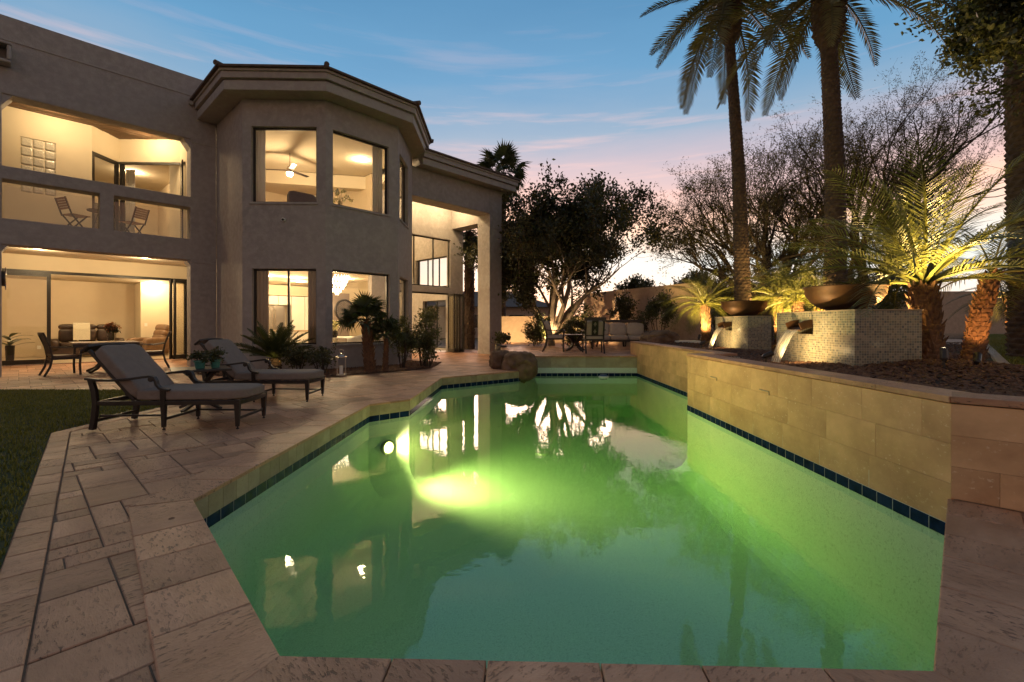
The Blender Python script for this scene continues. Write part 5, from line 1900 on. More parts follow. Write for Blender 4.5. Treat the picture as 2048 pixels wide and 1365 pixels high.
# ------------------------------------------------------------------ palms
def frond_mesh(name, L_, droop, pairs, leaf, mat, vee=.55, fwd=.75, wid=.02, start=.14, hang=.15, seed=1, rad=.016):
    rs = np.random.default_rng(seed)
    def curve(q):
        return np.stack([L_ * (q - .28 * droop * q ** 2.2), 0 * q, -L_ * droop * .72 * q ** 2.1], -1)
    q = np.linspace(0, 1, 9)
    pts = curve(q)
    m = MB().tube([tuple(p) for p in pts], [rad * (1 - .85 * k / 8) for k in range(9)], 4)
    vs, fs = list(m.v), list(m.f)
    for k in range(pairs):
        qq = start + (1 - start) * (k + .5) / pairs
        p = curve(np.array(qq)); p2 = curve(np.array(min(1.0, qq + .02))); p1 = curve(np.array(qq - .02))
        tg = (p2 - p1); tg /= np.linalg.norm(tg)
        nm = np.array([-tg[2], 0, tg[0]])
        ll = leaf * (math.sin(PI * min(1, .16 + .80 * (qq - start) / (1 - start) + .02)) ** .6) * rs.uniform(.85, 1.1)
        for s in (-1, 1):
            sd = np.array([0, s, 0.])
            f_ = fwd + .5 * (qq ** 3) + rs.uniform(-.1, .1)
            d = sd * 1.0 + tg * f_ + nm * (vee + rs.uniform(-.15, .15))
            d /= np.linalg.norm(d)
            mid = p + d * ll * .5
            tip = p + d * ll + np.array([0, 0, -1]) * ll * hang * rs.uniform(.5, 1.5)
            w = tg * wid * .5
            o = len(vs)
            vs += [tuple(p - w * .6), tuple(mid - w), tuple(tip), tuple(mid + w), tuple(p + w * .6)]
            fs += [(o, o + 1, o + 3, o + 4), (o + 1, o + 2, o + 3)]
    mb = MB(); mb.v, mb.f = vs, fs
    return mb.mesh(name, mat)

def palm_trunk(path, radii, row=.075, nseg=18, jag=.10):
    """ringed trunk with stubby leaf-base scars"""
    path = [V(p) for p in path]
    ls = [0]
    for a, b in zip(path[:-1], path[1:]): ls.append(ls[-1] + (b - a).length)
    n = int(ls[-1] / (row / 3))
    m = MB(); vs, fs = [], []
    for k in range(n + 1):
        s = ls[-1] * k / n
        i = max(0, min(len(path) - 2, next((j for j in range(len(ls) - 1) if s <= ls[j + 1] + 1e-9), len(path) - 2)))
        f = (s - ls[i]) / (ls[i + 1] - ls[i])
        c = path[i].lerp(path[i + 1], f); r = radii[i] + (radii[i + 1] - radii[i]) * f
        ph = k % 3; rown = k // 3
        for q in range(nseg):
            t = 2 * PI * q / nseg
            dia = math.cos(nseg / 2 * t + PI * (rown % 2))
            saw = (.0, .65, 1.0)[ph]
            rr = r * (1 + jag * saw * (.65 + .5 * dia) + .03 * mnoise.noise(V(math.cos(t) * 2, math.sin(t) * 2, s * 3)) - jag * .4)
            vs.append((c.x + rr * math.cos(t), c.y + rr * math.sin(t), c.z))
    for k in range(n):
        for q in range(nseg):
            fs.append((k * nseg + q, k * nseg + (q + 1) % nseg, (k + 1) * nseg + (q + 1) % nseg, (k + 1) * nseg + q))
    fs.append(tuple(range(n * nseg, (n + 1) * nseg)))
    return m.add(vs, fs)

DF = [frond_mesh('date_frond', 1.0, dr, 44, .155, M['frond'], .45, .85, .019, .10, .10, k + 1, .014) for k, dr in enumerate((.16, .34, .52))]
def crown(parent, c, n, L_, e_hi, e_lo, meshes, name='frond', lvar=.12, seed=0, skip=None, pw=.9, th=(50, 5)):
    rs = random.Random(seed)
    for k in range(n):
        f = (k + .5) / n
        az = k * 2.39996 + rs.uniform(-.2, .2)
        el = e_hi + (e_lo - e_hi) * f ** pw + rs.uniform(-6, 6)
        if skip and skip(az % (2 * PI), el): continue
        me = meshes[0] if el > th[0] else meshes[1] if el > th[1] else meshes[2]
        o = link(name, me, parent, c, (rs.uniform(-.35, .35), -R(el), az))
        s = L_ * rs.uniform(1 - lvar, 1 + lvar) * (.8 if el > 70 else 1)
        o.scale = (s, s, s)
def date_palm(label, base, top, r0, r1, rb, L_, n, seed):
    t = thing('date_palm', label, 'palm tree', base, 0, 'tall date palms')
    b, p = V(0, 0, -.1), V(*top) - V(*base)
    mid = b.lerp(p, .5) + V(.06, 0, 0)
    neck = b.lerp(p, 1 - 1.35 / p.z)
    palm_trunk([b, b.lerp(p, .12), mid, neck], [r0 * 1.12, r0, (r0 + r1) / 2, r1], .085, 20, .10).build('trunk', M['palmtrunk'], t)
    palm_trunk([neck - V(0, 0, .02), neck + V(0, 0, .3), neck + V(0, 0, 1.0), p], [r1 * 1.02, rb * .92, rb, rb * .75], .10, 18, .16).build('boot_ball', M['palmtrunk'], t)
    crown(t, p + V(0, 0, -.08), n, L_, 78, -44, DF, seed=seed, lvar=.2, th=(45, -5))
    return t
date_palm('left of the two tall date palms behind the planter', (6.02, 12.0, .6), (5.56, 12.0, 9.75), .20, .115, .29, 3.0, 30, 1)
date_palm('right of the two tall date palms, above the large fountain', (6.85, 9.8, .62), (6.64, 9.8, 8.35), .215, .15, .31, 2.7, 30, 2)
date_palm('thick date palm trunk at the right edge of the picture', (8.35, 7.35, .62), (7.72, 7.1, 11.0), .33, .30, .4, 2.6, 24, 3)

PF = [frond_mesh('pygmy_frond', 1.0, dr, 42, .215, M['frond_y'], .30, .75, .0095, .16, .28, k + 11, .012) for k, dr in enumerate((.25, .5, .78))]
def boots(path, radii, n, ln, seed=0, a0=0.55):
    """frayed leaf bases standing off the trunk"""
    rs = random.Random(seed)
    m = MB()
    path = [V(p) for p in path]
    for k in range(n):
        f = k / n * (len(path) - 1)
        i = min(int(f), len(path) - 2); g = f - i
        c = path[i].lerp(path[i + 1], g); r = radii[i] + (radii[i + 1] - radii[i]) * g
        a = k * 2.39996 + rs.uniform(-.3, .3)
        u = V(math.cos(a), math.sin(a), 0); sd = V(-u.y, u.x, 0)
        l = ln * rs.uniform(.6, 1.3)
        p0 = c + u * r * .85
        up = V(0, 0, 1) * l + u * l * rs.uniform(a0 * .5, a0 * 1.2) + sd * rs.uniform(-.3, .3) * l
        w = l * .32
        vs = [p0 - sd * w, p0 + sd * w, p0 + u * w * .9 - V(0, 0, w * .3), p0 + up * .6 - sd * w * .6, p0 + up * .6 + sd * w * .6, p0 + up * .6 + u * w * .5, p0 + up]
        m.add(vs, [(0, 2, 5, 3), (2, 1, 4, 5), (1, 0, 3, 4), (3, 5, 6), (5, 4, 6), (4, 3, 6)])
    return m
def pygmy_palm(label, base, top, r, L_, n, seed, skip=None, e_hi=84, e_lo=-5, nb=230):
    t = thing('pygmy_palm', label, 'palm tree', base, 0, 'small palms in the planting bed')
    p = V(*top) - V(*base)
    mid = p * .5 + V(p.x * -.12, p.y * -.12, 0)
    path = [V(0, 0, -.08), mid, p]
    palm_trunk(path, [r * 1.05, r * .95, r * .85], .06, 14, .16).build('trunk', M['fibre'], t)
    boots(path, [r * 1.05, r * .95, r * .9], nb, r * .62, seed).build('leaf_bases', M['fibre'], t)['kind'] = 'stuff'
    crown(t, p, n, L_, e_hi, e_lo, PF, seed=seed, skip=skip, pw=.8, th=(66, 42))
    return t
pygmy_palm('large uplit palm with thick frayed trunk beside the mosaic fountain', (5.12, 5.72, .70), (5.08, 5.74, 1.64), .15, 1.95, 28, 21, e_hi=86, e_lo=16)
pygmy_palm('leaning rust brown palm trunk right of the large uplit palm', (5.58, 5.66, .64), (6.04, 5.85, 1.80), .105, 1.45, 22, 22, nb=200, skip=lambda a, e: R(95) < a < R(300))
pygmy_palm('small brightly lit palm between the two fountains', (6.85, 11.9, .63), (6.80, 11.9, 1.85), .11, 1.25, 30, 23, nb=150)
pygmy_palm('small lit palm just left behind the large copper bowl', (6.55, 10.6, .63), (6.50, 10.6, 1.70), .12, 1.2, 26, 24, nb=130)
pygmy_palm('small lit palm close behind the large copper bowl', (6.70, 10.2, .63), (6.78, 10.2, 1.75), .12, 1.2, 24, 25, nb=130)
pygmy_palm('small uplit palm at the far end of the planter by the wall pier', (5.86, 14.0, .63), (5.80, 14.0, 1.75), .13, 1.35, 34, 26, nb=150)
pygmy_palm('brightly lit palm base at the far right of the lawn', (15.7, 14.4, .62), (15.5, 14.4, 2.0), .22, 1.6, 26, 27, nb=150)

# fan palms
def fan_mesh(name, pet, rad, seg, mat, seed=0, span=4.4, droop=.25):
    rs = random.Random(seed)
    m = MB().tube([(0, 0, 0), (pet * .5, 0, pet * .05), (pet, 0, 0)], [.012, .009, .008], 5)
    for k in range(seg):
        a = -span / 2 + span * (k + .5) / seg
        l = rad * (1 - .22 * abs(a) / (span / 2)) * rs.uniform(.88, 1.08)
        d = V(math.cos(a), math.sin(a), .12 * math.cos(a * 2))
        sd = V(-math.sin(a), math.cos(a), 0)
        w = rad * span / seg * .30
        p0 = V(pet, 0, 0); m1 = p0 + d * l * .55; tp = p0 + d * l + V(0, 0, -droop * l * rs.uniform(.3, 1.2))
        m.add([p0, m1 - sd * w + V(0, 0, .01), tp, m1 + sd * w + V(0, 0, .01), m1 - V(0, 0, w * .7)], [(0, 1, 4), (1, 2, 4), (0, 4, 3), (4, 2, 3)])
    return m.mesh(name, mat)
FM = [fan_mesh('fan_leaf', .75, .68, 26, M['fan'], 1, 4.6, .35), fan_mesh('fan_leaf', .75, .66, 26, M['fan'], 2, 4.6, .6)]
def fan_palm(label, base, top, r0, r1, n, L_, seed, e_lo=-60, group='fan palms', trunk='palmtrunk', nb=0):
    t = thing('fan_palm', label, 'palm tree', base, 0, group)
    p = V(*top) - V(*base)
    palm_trunk([V(0, 0, -.1), p * .5, p], [r0, (r0 + r1) / 2, r1], .09, 16, .08).build('trunk', M[trunk], t)
    if nb:
        boots([V(0, 0, 0), p * .5, p], [r0, (r0 + r1) / 2, r1], nb, r0 * .7, seed).build('leaf_bases', M[trunk], t)['kind'] = 'stuff'
    rs = random.Random(seed)
    for k in range(n):
        f = (k + .5) / n
        el = 82 + (e_lo - 82) * f ** .85 + rs.uniform(-6, 6)
        o = link('fan_leaf', FM[k % 2], t, p, (rs.uniform(-.5, .5), -R(el), k * 2.39996 + rs.uniform(-.2, .2)))
        s = L_ * rs.uniform(.85, 1.12)
        o.scale = (s, s, s)
    return t
fan_palm('fan palm trunk seen through the open porch', (-2.05, 22.3, 0), (-2.05, 22.4, 5.6), .27, .22, 30, 1.0, 31, -75, nb=110)
fan_palm('tall fan palm rising behind the porch roof', (-.55, 24.5, 0), (-.48, 24.5, 9.1), .22, .18, 34, 1.15, 32, -80)
fan_palm('small fan palm with shaggy trunk in front of the middle bay window', (-3.40, 11.15, .02), (-3.50, 11.15, 1.22), .135, .10, 26, .52, 33, -8, 'small fan palms by the bay', 'fibre', 150)
fan_palm('shorter fan palm just right of the shaggy one by the bay', (-3.10, 11.35, .02), (-3.06, 11.35, .82), .07, .055, 18, .42, 34, 5, 'small fan palms by the bay', 'fibre', 90)

# cycad in front of the bay
SF = [frond_mesh('cycad_frond', 1.0, dr, 58, .17, M['fan'], .5, .55, .016, .12, .02, k + 41, .012) for k, dr in enumerate((.10, .20, .32))]
cy = thing('cycad', 'dark sago cycad with arching fronds left of the bay window', 'cycad', (-5.58, 10.95, .02), 0)
palm_trunk([(0, 0, -.05), (0, 0, .34)], [.15, .13], .06, 14, .2).build('trunk', M['palmtrunk'], cy)
crown(cy, V(0, 0, .34), 54, .92, 84, 12, SF, seed=9, pw=.75)

# ------------------------------------------------------------------ trees
def grow_tree(base_r, dirs, depth, len0, ratio, kids, spread, wig, seed, up=.08, rad_ratio=.62, droop_last=0.0, start=V(0, 0, 0)):
    """recursive limbs; returns (MB of limbs, array of twig points, twig directions)"""
    rs = random.Random(seed)
    mb = MB(); tips, tdirs = [], []
    def rec(p, d, L_, r, lev):
        nseg = 4 if lev < depth else 3
        pts, rr = [p], [r]
        dd = d.copy()
        for k in range(nseg):
            dd = (dd + V(rs.gauss(0, wig), rs.gauss(0, wig), rs.gauss(0, wig) + (up if lev < depth else -droop_last))).normalized()
            p = p + dd * (L_ / nseg)
            pts.append(p); rr.append(r * (1 - .42 * (k + 1) / nseg))
        mb.tube(pts, rr, 7 if lev < 2 else 5 if lev < 3 else 3, False)
        if lev >= depth - 1:
            for q in pts[1:]:
                tips.append(q); tdirs.append(dd)
        if lev < depth:
            for k in range(kids[min(lev, len(kids) - 1)]):
                i = rs.randint(2, nseg)
                ax = V(rs.gauss(0, 1), rs.gauss(0, 1), rs.gauss(0, 1)).cross(dd)
                if ax.length < 1e-3: continue
                nd = Matrix.Rotation(R(rs.uniform(*spread)), 3, ax.normalized()) @ dd
                rec(pts[i], nd.normalized(), L_ * ratio * rs.uniform(.75, 1.2), rr[i] * rad_ratio * rs.uniform(.8, 1.15), lev + 1)
    for d, f in dirs:
        rec(start, V(d).normalized(), len0 * f, base_r * (.55 + .45 * f), 0)
    return mb, np.array([tuple(t) for t in tips]), np.array([tuple(t) for t in tdirs])

def fine_tree(name, label, base, trunk_h, dirs, len0, depth, kids, ratio, spread, nleaf, lsize, mat, bark, seed, jit=.12, asp=.22, droop=.1, group=None, base_r=.16, wig=.16, up=.05, leaf_spread=.7, rad_ratio=.62, cat='tree'):
    t = thing(name, label, cat, base, 0, group)
    start = V(0, 0, trunk_h)
    mb, tp, td = grow_tree(base_r, dirs, depth, len0, ratio, kids, spread, wig, seed, up, rad_ratio, droop, start)
    tk = MB().tube([(0, 0, -.15), (.02, 0, trunk_h * .5), start + V(0, 0, .05)], [base_r * 1.5, base_r * 1.2, base_r * 1.05], 10)
    tk.build('trunk', M[bark], t, smooth=True)
    mb.build('branches', M[bark], t)
    ix = RNG.integers(0, len(tp), nleaf)
    c = tp[ix] + RNG.normal(size=(nleaf, 3)) * jit
    link('crown', leaf_mesh('crown', c, lsize, M[mat], asp=asp, dirs=td[ix] * .6, spread=leaf_spread, up=-.1 if droop else .15), t)
    return t, tp
# ficus behind the terrace: pale limbs, dense leaf clumps
t, tp = fine_tree('ficus_tree', 'broad dark leafed tree with pale uplit limbs behind the terrace', (1.60, 19.0, .05), .55,
          [((-.85, 0, .7), .95), ((-.45, .2, 1), 1.0), ((-.15, -.2, 1.1), 1.1), ((.15, .2, 1.1), 1.2), ((.4, -.2, 1), 1.15), ((.7, .1, .9), 1.1), ((1.0, -.1, .6), .9), ((.05, .5, 1.1), 1.0), ((-.6, -.4, .9), .9)],
          2.55, 5, (3, 3, 3, 3, 3), .67, (18, 48), 52000, .14, 'ficus', 'bark', 51, .13, .55, 0, base_r=.12, wig=.14, up=.13, leaf_spread=1.0)
cp = clump_points(9000, (.75, .2, 4.7), (2.3, 2.0, 2.7), 70, .5, .13)
link('crown_outer', leaf_mesh('crown_outer', cp, .15, M['ficus'], asp=.5), t)
cp = clump_points(4500, (-1.2, .4, 3.0), (1.3, 1.5, 2.0), 22, .5, .22)
link('crown_low', leaf_mesh('crown_low', cp, .15, M['ficus'], asp=.5), t)
# mesquites
fine_tree('mesquite_tree', 'feathery mesquite tree behind the left date palm', (8.35, 15.2, .6), .9,
          [((-.95, 0, .7), 1.0), ((-.65, .2, 1.0), 1.05), ((-.2, .1, 1.1), 1.15), ((.35, -.1, 1.0), 1.15), ((.85, .1, .75), 1.0), ((-.45, -.4, .8), 1.0)],
          2.05, 5, (4, 4, 4, 3, 3), .69, (16, 46), 44000, .075, 'mesquite', 'bark_d', 61, .05, .3, .10, 'mesquite trees behind the palms', .13, .15, .08, .8, .69)
fine_tree('mesquite_tree', 'wispy windswept mesquite tree behind the large uplit palm', (11.6, 15.0, .6), 1.3,
          [((-.55, 0, 1.0), 1.1), ((.0, .1, 1.1), 1.2), ((.55, 0, 1.0), 1.3), ((.95, 0, .85), 1.25), ((-.9, .1, .7), .9), ((.3, -.4, .9), 1.0)],
          2.5, 5, (4, 4, 4, 3, 3), .69, (14, 40), 36000, .075, 'mesquite', 'bark_d', 62, .05, .28, .10, 'mesquite trees behind the palms', .13, .13, .09, .8, .69)
# darker filling low in the mesquite crowns
for tn, (c_, rd_, n_) in zip([o for o in COL.objects if o.name.startswith('mesquite_tree')], (((-.4, .2, 2.6), (2.2, 1.6, 1.5), 8000), ((.3, .2, 3.0), (2.4, 1.6, 1.7), 7000))):
    link('crown_low', leaf_mesh('crown_low', clump_points(n_, c_, rd_, 60, .45, .17), .11, M['mesquite'], asp=.3), tn)
# trees beyond the wall
for k, (lb, x, y, h, s) in enumerate((('small loose tree beyond the wall right of the ficus', 8.6, 33, 1.6, 1.0), ('rounded tree beyond the tan wall, nearest the mesquite', 13.2, 35, 1.7, 1.25),
                                      ('thin young tree beyond the tan wall between two others', 10.9, 36, 1.5, .9), ('low tree peeking over the wall beside the chimney', 15.3, 34, 1.4, .8))):
    fine_tree('garden_tree', lb, (x, y, 0), h, [((-.6, 0, 1), 1), ((.1, .3, 1), 1.1), ((.6, 0, .9), 1), ((0, -.4, 1), .9)], 1.25 * s, 3, (4, 4, 4), .66, (18, 48), 5200, .22,
              'ficus', 'bark_d', 70 + k, .15, .5, 0, 'trees beyond the garden wall', .10, .12, .06, 1.0)
# leafy tree leaning in at the top right corner
t, tp = fine_tree('broadleaf_tree', 'glossy broad leafed tree reaching in at the top right corner', (8.95, 5.9, .6), 3.7,
          [((-.8, 0, .9), 1.0), ((-.3, .2, 1), 1.0), ((.3, 0, 1), 1), ((-.5, -.3, .8), .9)], 1.35, 3, (4, 4, 4), .68, (18, 48), 13000, .085, 'shrub_l', 'bark_d', 81, .13, .5, 0, base_r=.12)
cp = clump_points(9000, (-2.55, .1, 4.55), (.72, .8, .75), 26, .35, .22)
link('crown_low', leaf_mesh('crown_low', cp, .085, M['shrub_l'], asp=.5), t)

# shrubs
def sh_(label, loc, rad, n, size, mat='shrub', **k):
    return shrub('shrub', label, loc, rad, n, size, M[mat], **k)
sh_('low dark shrub under the lower left bay window', (-4.95, 10.75, .02), (.48, .40, .30), 900, .075)
sh_('second low dark shrub left of the silver lantern', (-4.35, 10.65, .02), (.42, .36, .28), 700, .075)
sh_('tall loose oleander right of the small fan palms', (-2.85, 12.1, .02), (.42, .42, .60), 1500, .13, 'shrub_l', leaf_asp=.2, h0=.2)
sh_('bushy oleander with dark stems at the corner of the bay bed', (-2.45, 12.75, .02), (.50, .48, .58), 2000, .14, 'shrub_l', leaf_asp=.2, h0=.25)
sh_('sparse low shrub at the tip of the bay bed', (-2.25, 12.35, .02), (.34, .30, .2), 350, .08, 'shrub_l')
HG = 'shrubs along the garden wall'
sh_('dark upright shrub between the porch column and the terrace chair', (.95, 18.6, .1), (.62, .55, .75), 2600, .10, group=HG, h0=.2)
sh_('rounded clipped shrub behind the left terrace chair', (2.35, 18.1, .1), (.75, .55, .60), 2600, .09, group=HG)
sh_('rounded clipped shrub behind the round terrace table', (3.15, 17.9, .1), (.70, .55, .66), 2600, .09, group=HG)
sh_('tall round shrub against the tan wall above the sofa', (4.35, 18.0, .3), (.58, .5, .72), 2600, .10, group=HG, h0=.75)
sh_('tall upright shrub against the tan wall right of the sofa', (5.15, 16.2, .3), (.56, .5, .80), 2800, .10, group=HG, h0=.55)
sh_('thin leafy bush between the sofa and the upright shrub', (4.72, 16.7, .3), (.34, .3, .5), 700, .09, group=HG, h0=.35)
sh_('pale gold bush lit beside the ficus trunk', (2.85, 19.2, .1), (.75, .6, .85), 2000, .10, 'shrub_l', h0=.4)
HB = 'dark bushes behind the palms'
for k, (x, y, rx, rz, lb) in enumerate(((7.6, 17.2, 1.2, 1.15, 'dark bush behind the left date palm'), (9.2, 16.8, 1.3, 1.3, 'dark bush between the two date palms'), (10.9, 16.6, 1.3, 1.45, 'dark bush behind the right date palm'),
                                     (12.8, 16.6, 1.5, 1.5, 'tall dark bush behind the large uplit palm'), (17.8, 22.5, 1.35, 1.2, 'rounded shrub by the dim wall across the lawn'))):
    sh_(lb, (x, y, .5), (rx, rx, rz), 4200, .15, group=HB, nclump=34, clump_r=.24, h0=.3)
sh_('small dark shrub left of the brightly lit far palm', (14.1, 17.0, .6), (.6, .6, .45), 1300, .12, group=HB)

# neighbouring house roof seen between the wall and the porch column
nh = thing('neighbour_house', 'neighbouring house with a low dark tiled roof beyond the garden', 'house', (-3.5, 40, 0), R(8))
MB().box(-7, 7, 0, 8, 0, 2.7).build('wall', M['stucco_wall'], nh)
MB().add([(-7.6, -.6, 2.7), (7.6, -.6, 2.7), (7.6, 8.6, 2.7), (-7.6, 8.6, 2.7), (-4, 4, 4.3), (4, 4, 4.3)], [(0, 1, 5, 4), (1, 2, 5), (2, 3, 4, 5), (3, 0, 4), (3, 2, 1, 0)]).build('roof', M['roof'], nh)
for x in (-4, 0, 4):
    w_ = MB().box(x - .7, x + .7, -.04, .02, .9, 2.0).build('window', M['black'], nh)
    MB().box(x - .62, x + .62, -.05, -.041, .98, 1.92).build('pane', M['glass'], w_)

# ------------------------------------------------------------------ fountains
def mosaic():
    m, nt, N, L, b = nodes('glass_mosaic')
    tc = N.new('ShaderNodeTexCoord')
    sp = N.new('ShaderNodeSeparateXYZ'); L.new(tc.outputs['Object'], sp.inputs[0])
    ad = N.new('ShaderNodeMath'); ad.operation = 'ADD'; L.new(sp.outputs['X'], ad.inputs[0]); L.new(sp.outputs['Y'], ad.inputs[1])
    cb = N.new('ShaderNodeCombineXYZ'); L.new(ad.outputs[0], cb.inputs['X']); L.new(sp.outputs['Z'], cb.inputs['Y'])
    br = N.new('ShaderNodeTexBrick')
    br.offset = 0.0; br.squash = 1.0
    br.inputs['Scale'].default_value = 1.0
    br.inputs['Brick Width'].default_value = .030
    br.inputs['Row Height'].default_value = .030
    br.inputs['Mortar Size'].default_value = .0021
    br.inputs['Mortar Smooth'].default_value = .2
    br.inputs['Color1'].default_value = (0, 0, 0, 1); br.inputs['Color2'].default_value = (1, 1, 1, 1)
    L.new(cb.outputs[0], br.inputs['Vector'])
    rp = N.new('ShaderNodeValToRGB'); rp.color_ramp.interpolation = 'CONSTANT'
    stops = [(0, (.16, .15, .115)), (.18, (.24, .22, .165)), (.36, (.185, .185, .15)), (.52, (.28, .245, .18)), (.68, (.135, .145, .12)), (.82, (.215, .185, .125)), (.93, (.10, .105, .10))]
    while len(rp.color_ramp.elements) < len(stops): rp.color_ramp.elements.new(.5)
    for e, (p, c) in zip(rp.color_ramp.elements, stops): e.position = p; e.color = (*c, 1)
    wn = N.new('ShaderNodeTexWhiteNoise'); wn.noise_dimensions = '2D'
    sc_ = N.new('ShaderNodeVectorMath'); sc_.operation = 'SCALE'; sc_.inputs['Scale'].default_value = 1 / .03
    L.new(cb.outputs[0], sc_.inputs[0])
    flr = N.new('ShaderNodeVectorMath'); flr.operation = 'FLOOR'; L.new(sc_.outputs[0], flr.inputs[0])
    L.new(flr.outputs[0], wn.inputs['Vector']); L.new(wn.outputs['Value'], rp.inputs[0])
    col = mix_col(nt, br.outputs['Fac'], rp.outputs[0], (.40, .35, .25))
    L.new(col, b.inputs['Base Color'])
    b.inputs['Roughness'].default_value = .22
    iv = N.new('ShaderNodeMath'); iv.operation = 'SUBTRACT'; iv.inputs[0].default_value = 1; L.new(br.outputs['Fac'], iv.inputs[1])
    bump(nt, b, iv.outputs[0], .5, .002)
    return m
M['mosaic'] = mosaic()
def fallmat():
    m, nt, N, L, b = nodes('falling_water')
    N.remove(b); out = N['Material Output']
    tc = N.new('ShaderNodeTexCoord'); mp = N.new('ShaderNodeMapping'); mp.inputs['Scale'].default_value = (4, 60, 1.5)
    L.new(tc.outputs['Object'], mp.inputs[0])
    f = ramp2(nt, noise_tex(nt, mp.outputs[0], 2.0, 4), .34, .62)
    tr = N.new('ShaderNodeBsdfTransparent')
    tl = N.new('ShaderNodeBsdfTranslucent'); tl.inputs[0].default_value = (.85, .82, .74, 1)
    df = N.new('ShaderNodeBsdfDiffuse'); df.inputs[0].default_value = (.75, .72, .64, 1)
    gl = N.new('ShaderNodeBsdfGlossy'); gl.inputs['Roughness'].default_value = .15
    a = N.new('ShaderNodeMixShader'); a.inputs[0].default_value = .5; L.new(tl.outputs[0], a.inputs[1]); L.new(df.outputs[0], a.inputs[2])
    c = N.new('ShaderNodeMixShader'); c.inputs[0].default_value = .12; L.new(a.outputs[0], c.inputs[1]); L.new(gl.outputs[0], c.inputs[2])
    k = N.new('ShaderNodeMath'); k.operation = 'MULTIPLY_ADD'; k.inputs[1].default_value = .5; k.inputs[2].default_value = .12; L.new(f, k.inputs[0])
    x = N.new('ShaderNodeMixShader'); L.new(k.outputs[0], x.inputs[0]); L.new(tr.outputs[0], x.inputs[1]); L.new(c.outputs[0], x.inputs[2])
    L.new(x.outputs[0], out.inputs['Surface'])
    return m
M['fall'] = fallmat()
GOLD = (1.0, .66, .22)
def fountain(label, blabel, x0, x1, y0, y1, zb, zt, sy):
    t = thing('fountain', label, 'fountain', ((x0 + x1) / 2, (y0 + y1) / 2, zb), 0, 'mosaic fountains in the planter')
    hx, hy, h = (x1 - x0) / 2, (y1 - y0) / 2, zt - zb
    sp0, sp1 = sy - .17, sy + .17
    # pedestal with a notch where the spout comes out
    m = MB().wall((-hx, hy), (-hx, -hy), -.1, h, .3, [(hy - sp1, hy - sp0, h - .30, h - .17)])
    m.build('pedestal_front', M['mosaic'], t)
    MB().box(-hx + .302, hx, -hy, hy, -.1, h).build('pedestal', M['mosaic'], t)
    MB().box(-hx - .012, hx + .012, -hy - .012, hy + .012, h + .001, h + .016).build('pedestal_cap', M['lightstone'], t, bevel=.004)
    # spout: curved copper lip
    m = MB()
    pr = [(-hx + .12, h - .20), (-hx - .02, h - .20), (-hx - .10, h - .215), (-hx - .17, h - .245)]
    m.sweep([(x, sy, z) for x, z in pr], .32, .014, side=(0, 1, 0))
    for s in (-1, 1):
        m.sweep([(x, sy + s * .155, z + .05) for x, z in pr], .012, .10, side=(0, 1, 0))
    m.box(-hx - .06, -hx + .12, sp0, sp1, h - .185 + .01, h - .17)
    m.build('spout', M['copper'], t)
    # water sheet: a parabola, narrowing
    vs, fs = [], []
    n_ = 18
    for k in range(n_ + 1):
        q = k / n_
        x = -hx - .16 - .26 * q
        z = h - .235 - (h - .235 - .03) * q ** 1.9
        w = .150 - .035 * q
        for j in range(7):
            f = -1 + 2 * j / 6
            vs.append((x + .012 * math.sin(j * 2.1 + q * 3), sy + w * f, z))
    for k in range(n_):
        for j in range(6):
            fs.append((k * 7 + j, k * 7 + j + 1, k * 7 + 8 + j, k * 7 + 7 + j))
    MB().add(vs, fs).build('falling_water', M['fall'], t, smooth=True)
    # small catch basin
    m = MB().box(-hx - .62, -hx - .02, sy - .34, sy + .34, -.06, .012)
    m.build('basin', M['panel'], t, bevel=.01)
    # bowl
    bw = thing('copper_bowl', blabel, 'bowl', ((x0 + x1) / 2 + .06, (y0 + y1) / 2, zt + .017), 0, 'copper bowls on the fountains')
    Rb = .47
    pr = [(0, 0), (.14, 0), (.27, .035), (.39, .12), (.46, .22), (Rb, .31), (Rb + .02, .325), (Rb + .02, .335), (Rb - .03, .33), (.43, .23), (.33, .13), (.2, .07), (0, .06)]
    MB().lathe(pr, 40).build('bowl', M['copper'], bw, smooth=True)
    return t
fountain('large mosaic fountain pedestal with water sheet, beside the big uplit palm', 'large copper bowl on the near fountain', 4.10, 4.90, 5.56, 7.20, .60, 1.32, .12)
fountain('smaller looking mosaic fountain farther along the planter', 'dark copper bowl on the far fountain', 4.90, 5.38, 9.65, 11.2, .60, 1.32, .10)

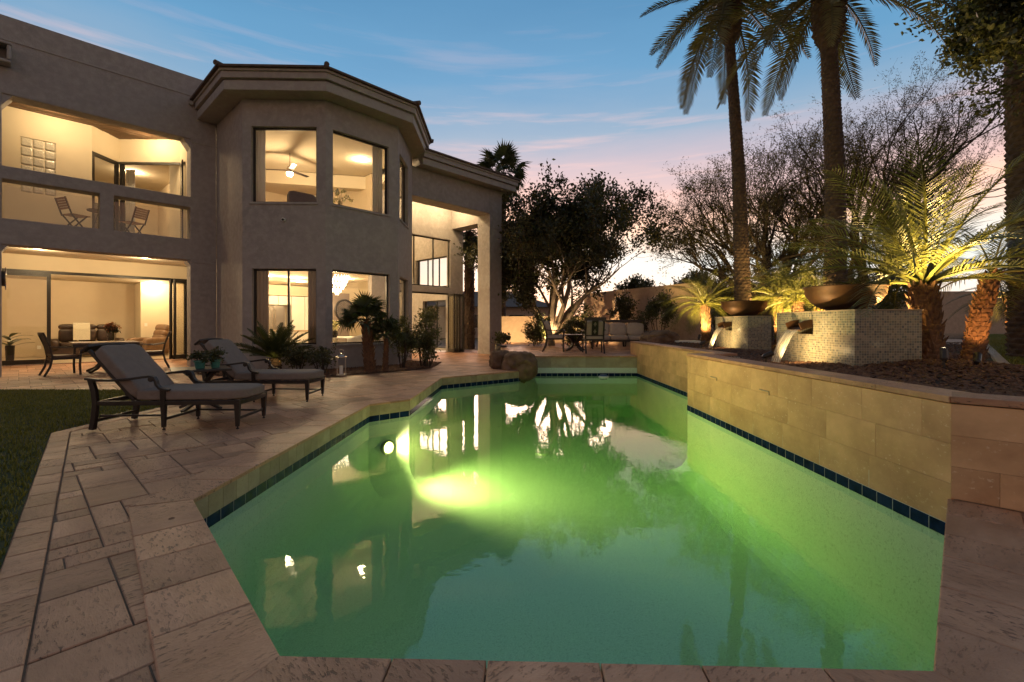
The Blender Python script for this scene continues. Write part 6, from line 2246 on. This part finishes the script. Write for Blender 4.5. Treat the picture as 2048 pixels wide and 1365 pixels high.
# ------------------------------------------------------------------ garden spotlights
def bullet(label, loc, aim, power, angle=75, col=GOLD, r=.035, blend=.7):
    d = (V(*aim) - V(*loc)).normalized()
    t = thing('spotlight', label, 'spotlight', loc, 0, 'garden spotlights')
    MB().tube([(0, 0, -.14), (0, 0, -.02)], .010, 6).build('stake', M['bronze'], t)
    b_ = MB().tube([d * -.05, d * -.02, d * .075, d * .095], [.022, r, r, r * 1.08], 12, True).build('housing', M['bronze'], t)
    MB().tube([d * .0955, d * .0975], r * .85, 12).build('lens', M['glow'], b_)
    lamp('spot', t, d * .12, power, col, .03, 'SPOT', d, angle, blend)
    return t
bullet('bronze spotlight in the mulch aimed at the large palm', (4.72, 5.08, .80), (4.99, 5.45, 2.35), 700, 48)
bullet('added unseen spotlight behind the large palm to brighten its crown', (5.46, 6.15, .84), (5.15, 5.85, 2.0), 330, 100)  # extra lamp out of view, added to lift the right-hand fronds
bullet('added hidden spotlight between the fountain corner and the large palm', (4.99, 5.98, .80), (4.98, 5.72, 2.2), 420, 110)  # added lamp, hidden by pedestal and trunk, lights the crown from the left
bullet('spotlight left of the leaning palm trunk', (5.15, 5.15, .76), (5.9, 5.8, 1.5), 60, 60, (1.0, .50, .16))
bullet('spotlight at the foot of the palm between the fountains', (6.35, 11.1, .80), (6.85, 11.9, 1.9), 760, 95)
bullet('spotlight under the pair of palms behind the copper bowl', (6.2, 9.9, .80), (6.65, 10.5, 1.9), 700, 105)
bullet('spotlight at the far palm by the wall pier', (5.35, 13.3, .78), (5.85, 14.0, 1.8), 680, 95)
bullet('spotlight at the far right palm base', (14.9, 13.9, .74), (15.6, 14.4, 1.6), 500, 80, (1.0, .56, .16))
bullet('small spotlight under the ficus aimed into its limbs', (1.35, 18.35, .42), (1.75, 19.0, 2.6), 460, 95, (1.0, .70, .36))
bullet('spotlight washing the tan wall beside the pale bush', (2.55, 18.7, .45), (3.2, 20.5, 1.7), 480, 120, (1.0, .62, .28))
bullet('low spotlight washing the front of the large fountain', (3.44, 6.30, .73), (4.10, 6.34, 1.0), 46, 115, (1.0, .68, .28))
bullet('low spotlight washing the front of the far fountain', (4.24, 10.40, .73), (4.90, 10.46, 1.0), 46, 115, (1.0, .68, .28))
bullet('tiny spotlight at the foot of the cycad', (-5.25, 10.45, .14), (-5.5, 10.9, .5), 5, 90)
bullet('spotlight by the low garden wall near the porch column', (-.1, 20.6, .30), (.3, 22.3, 1.2), 220, 110, (1.0, .66, .30))
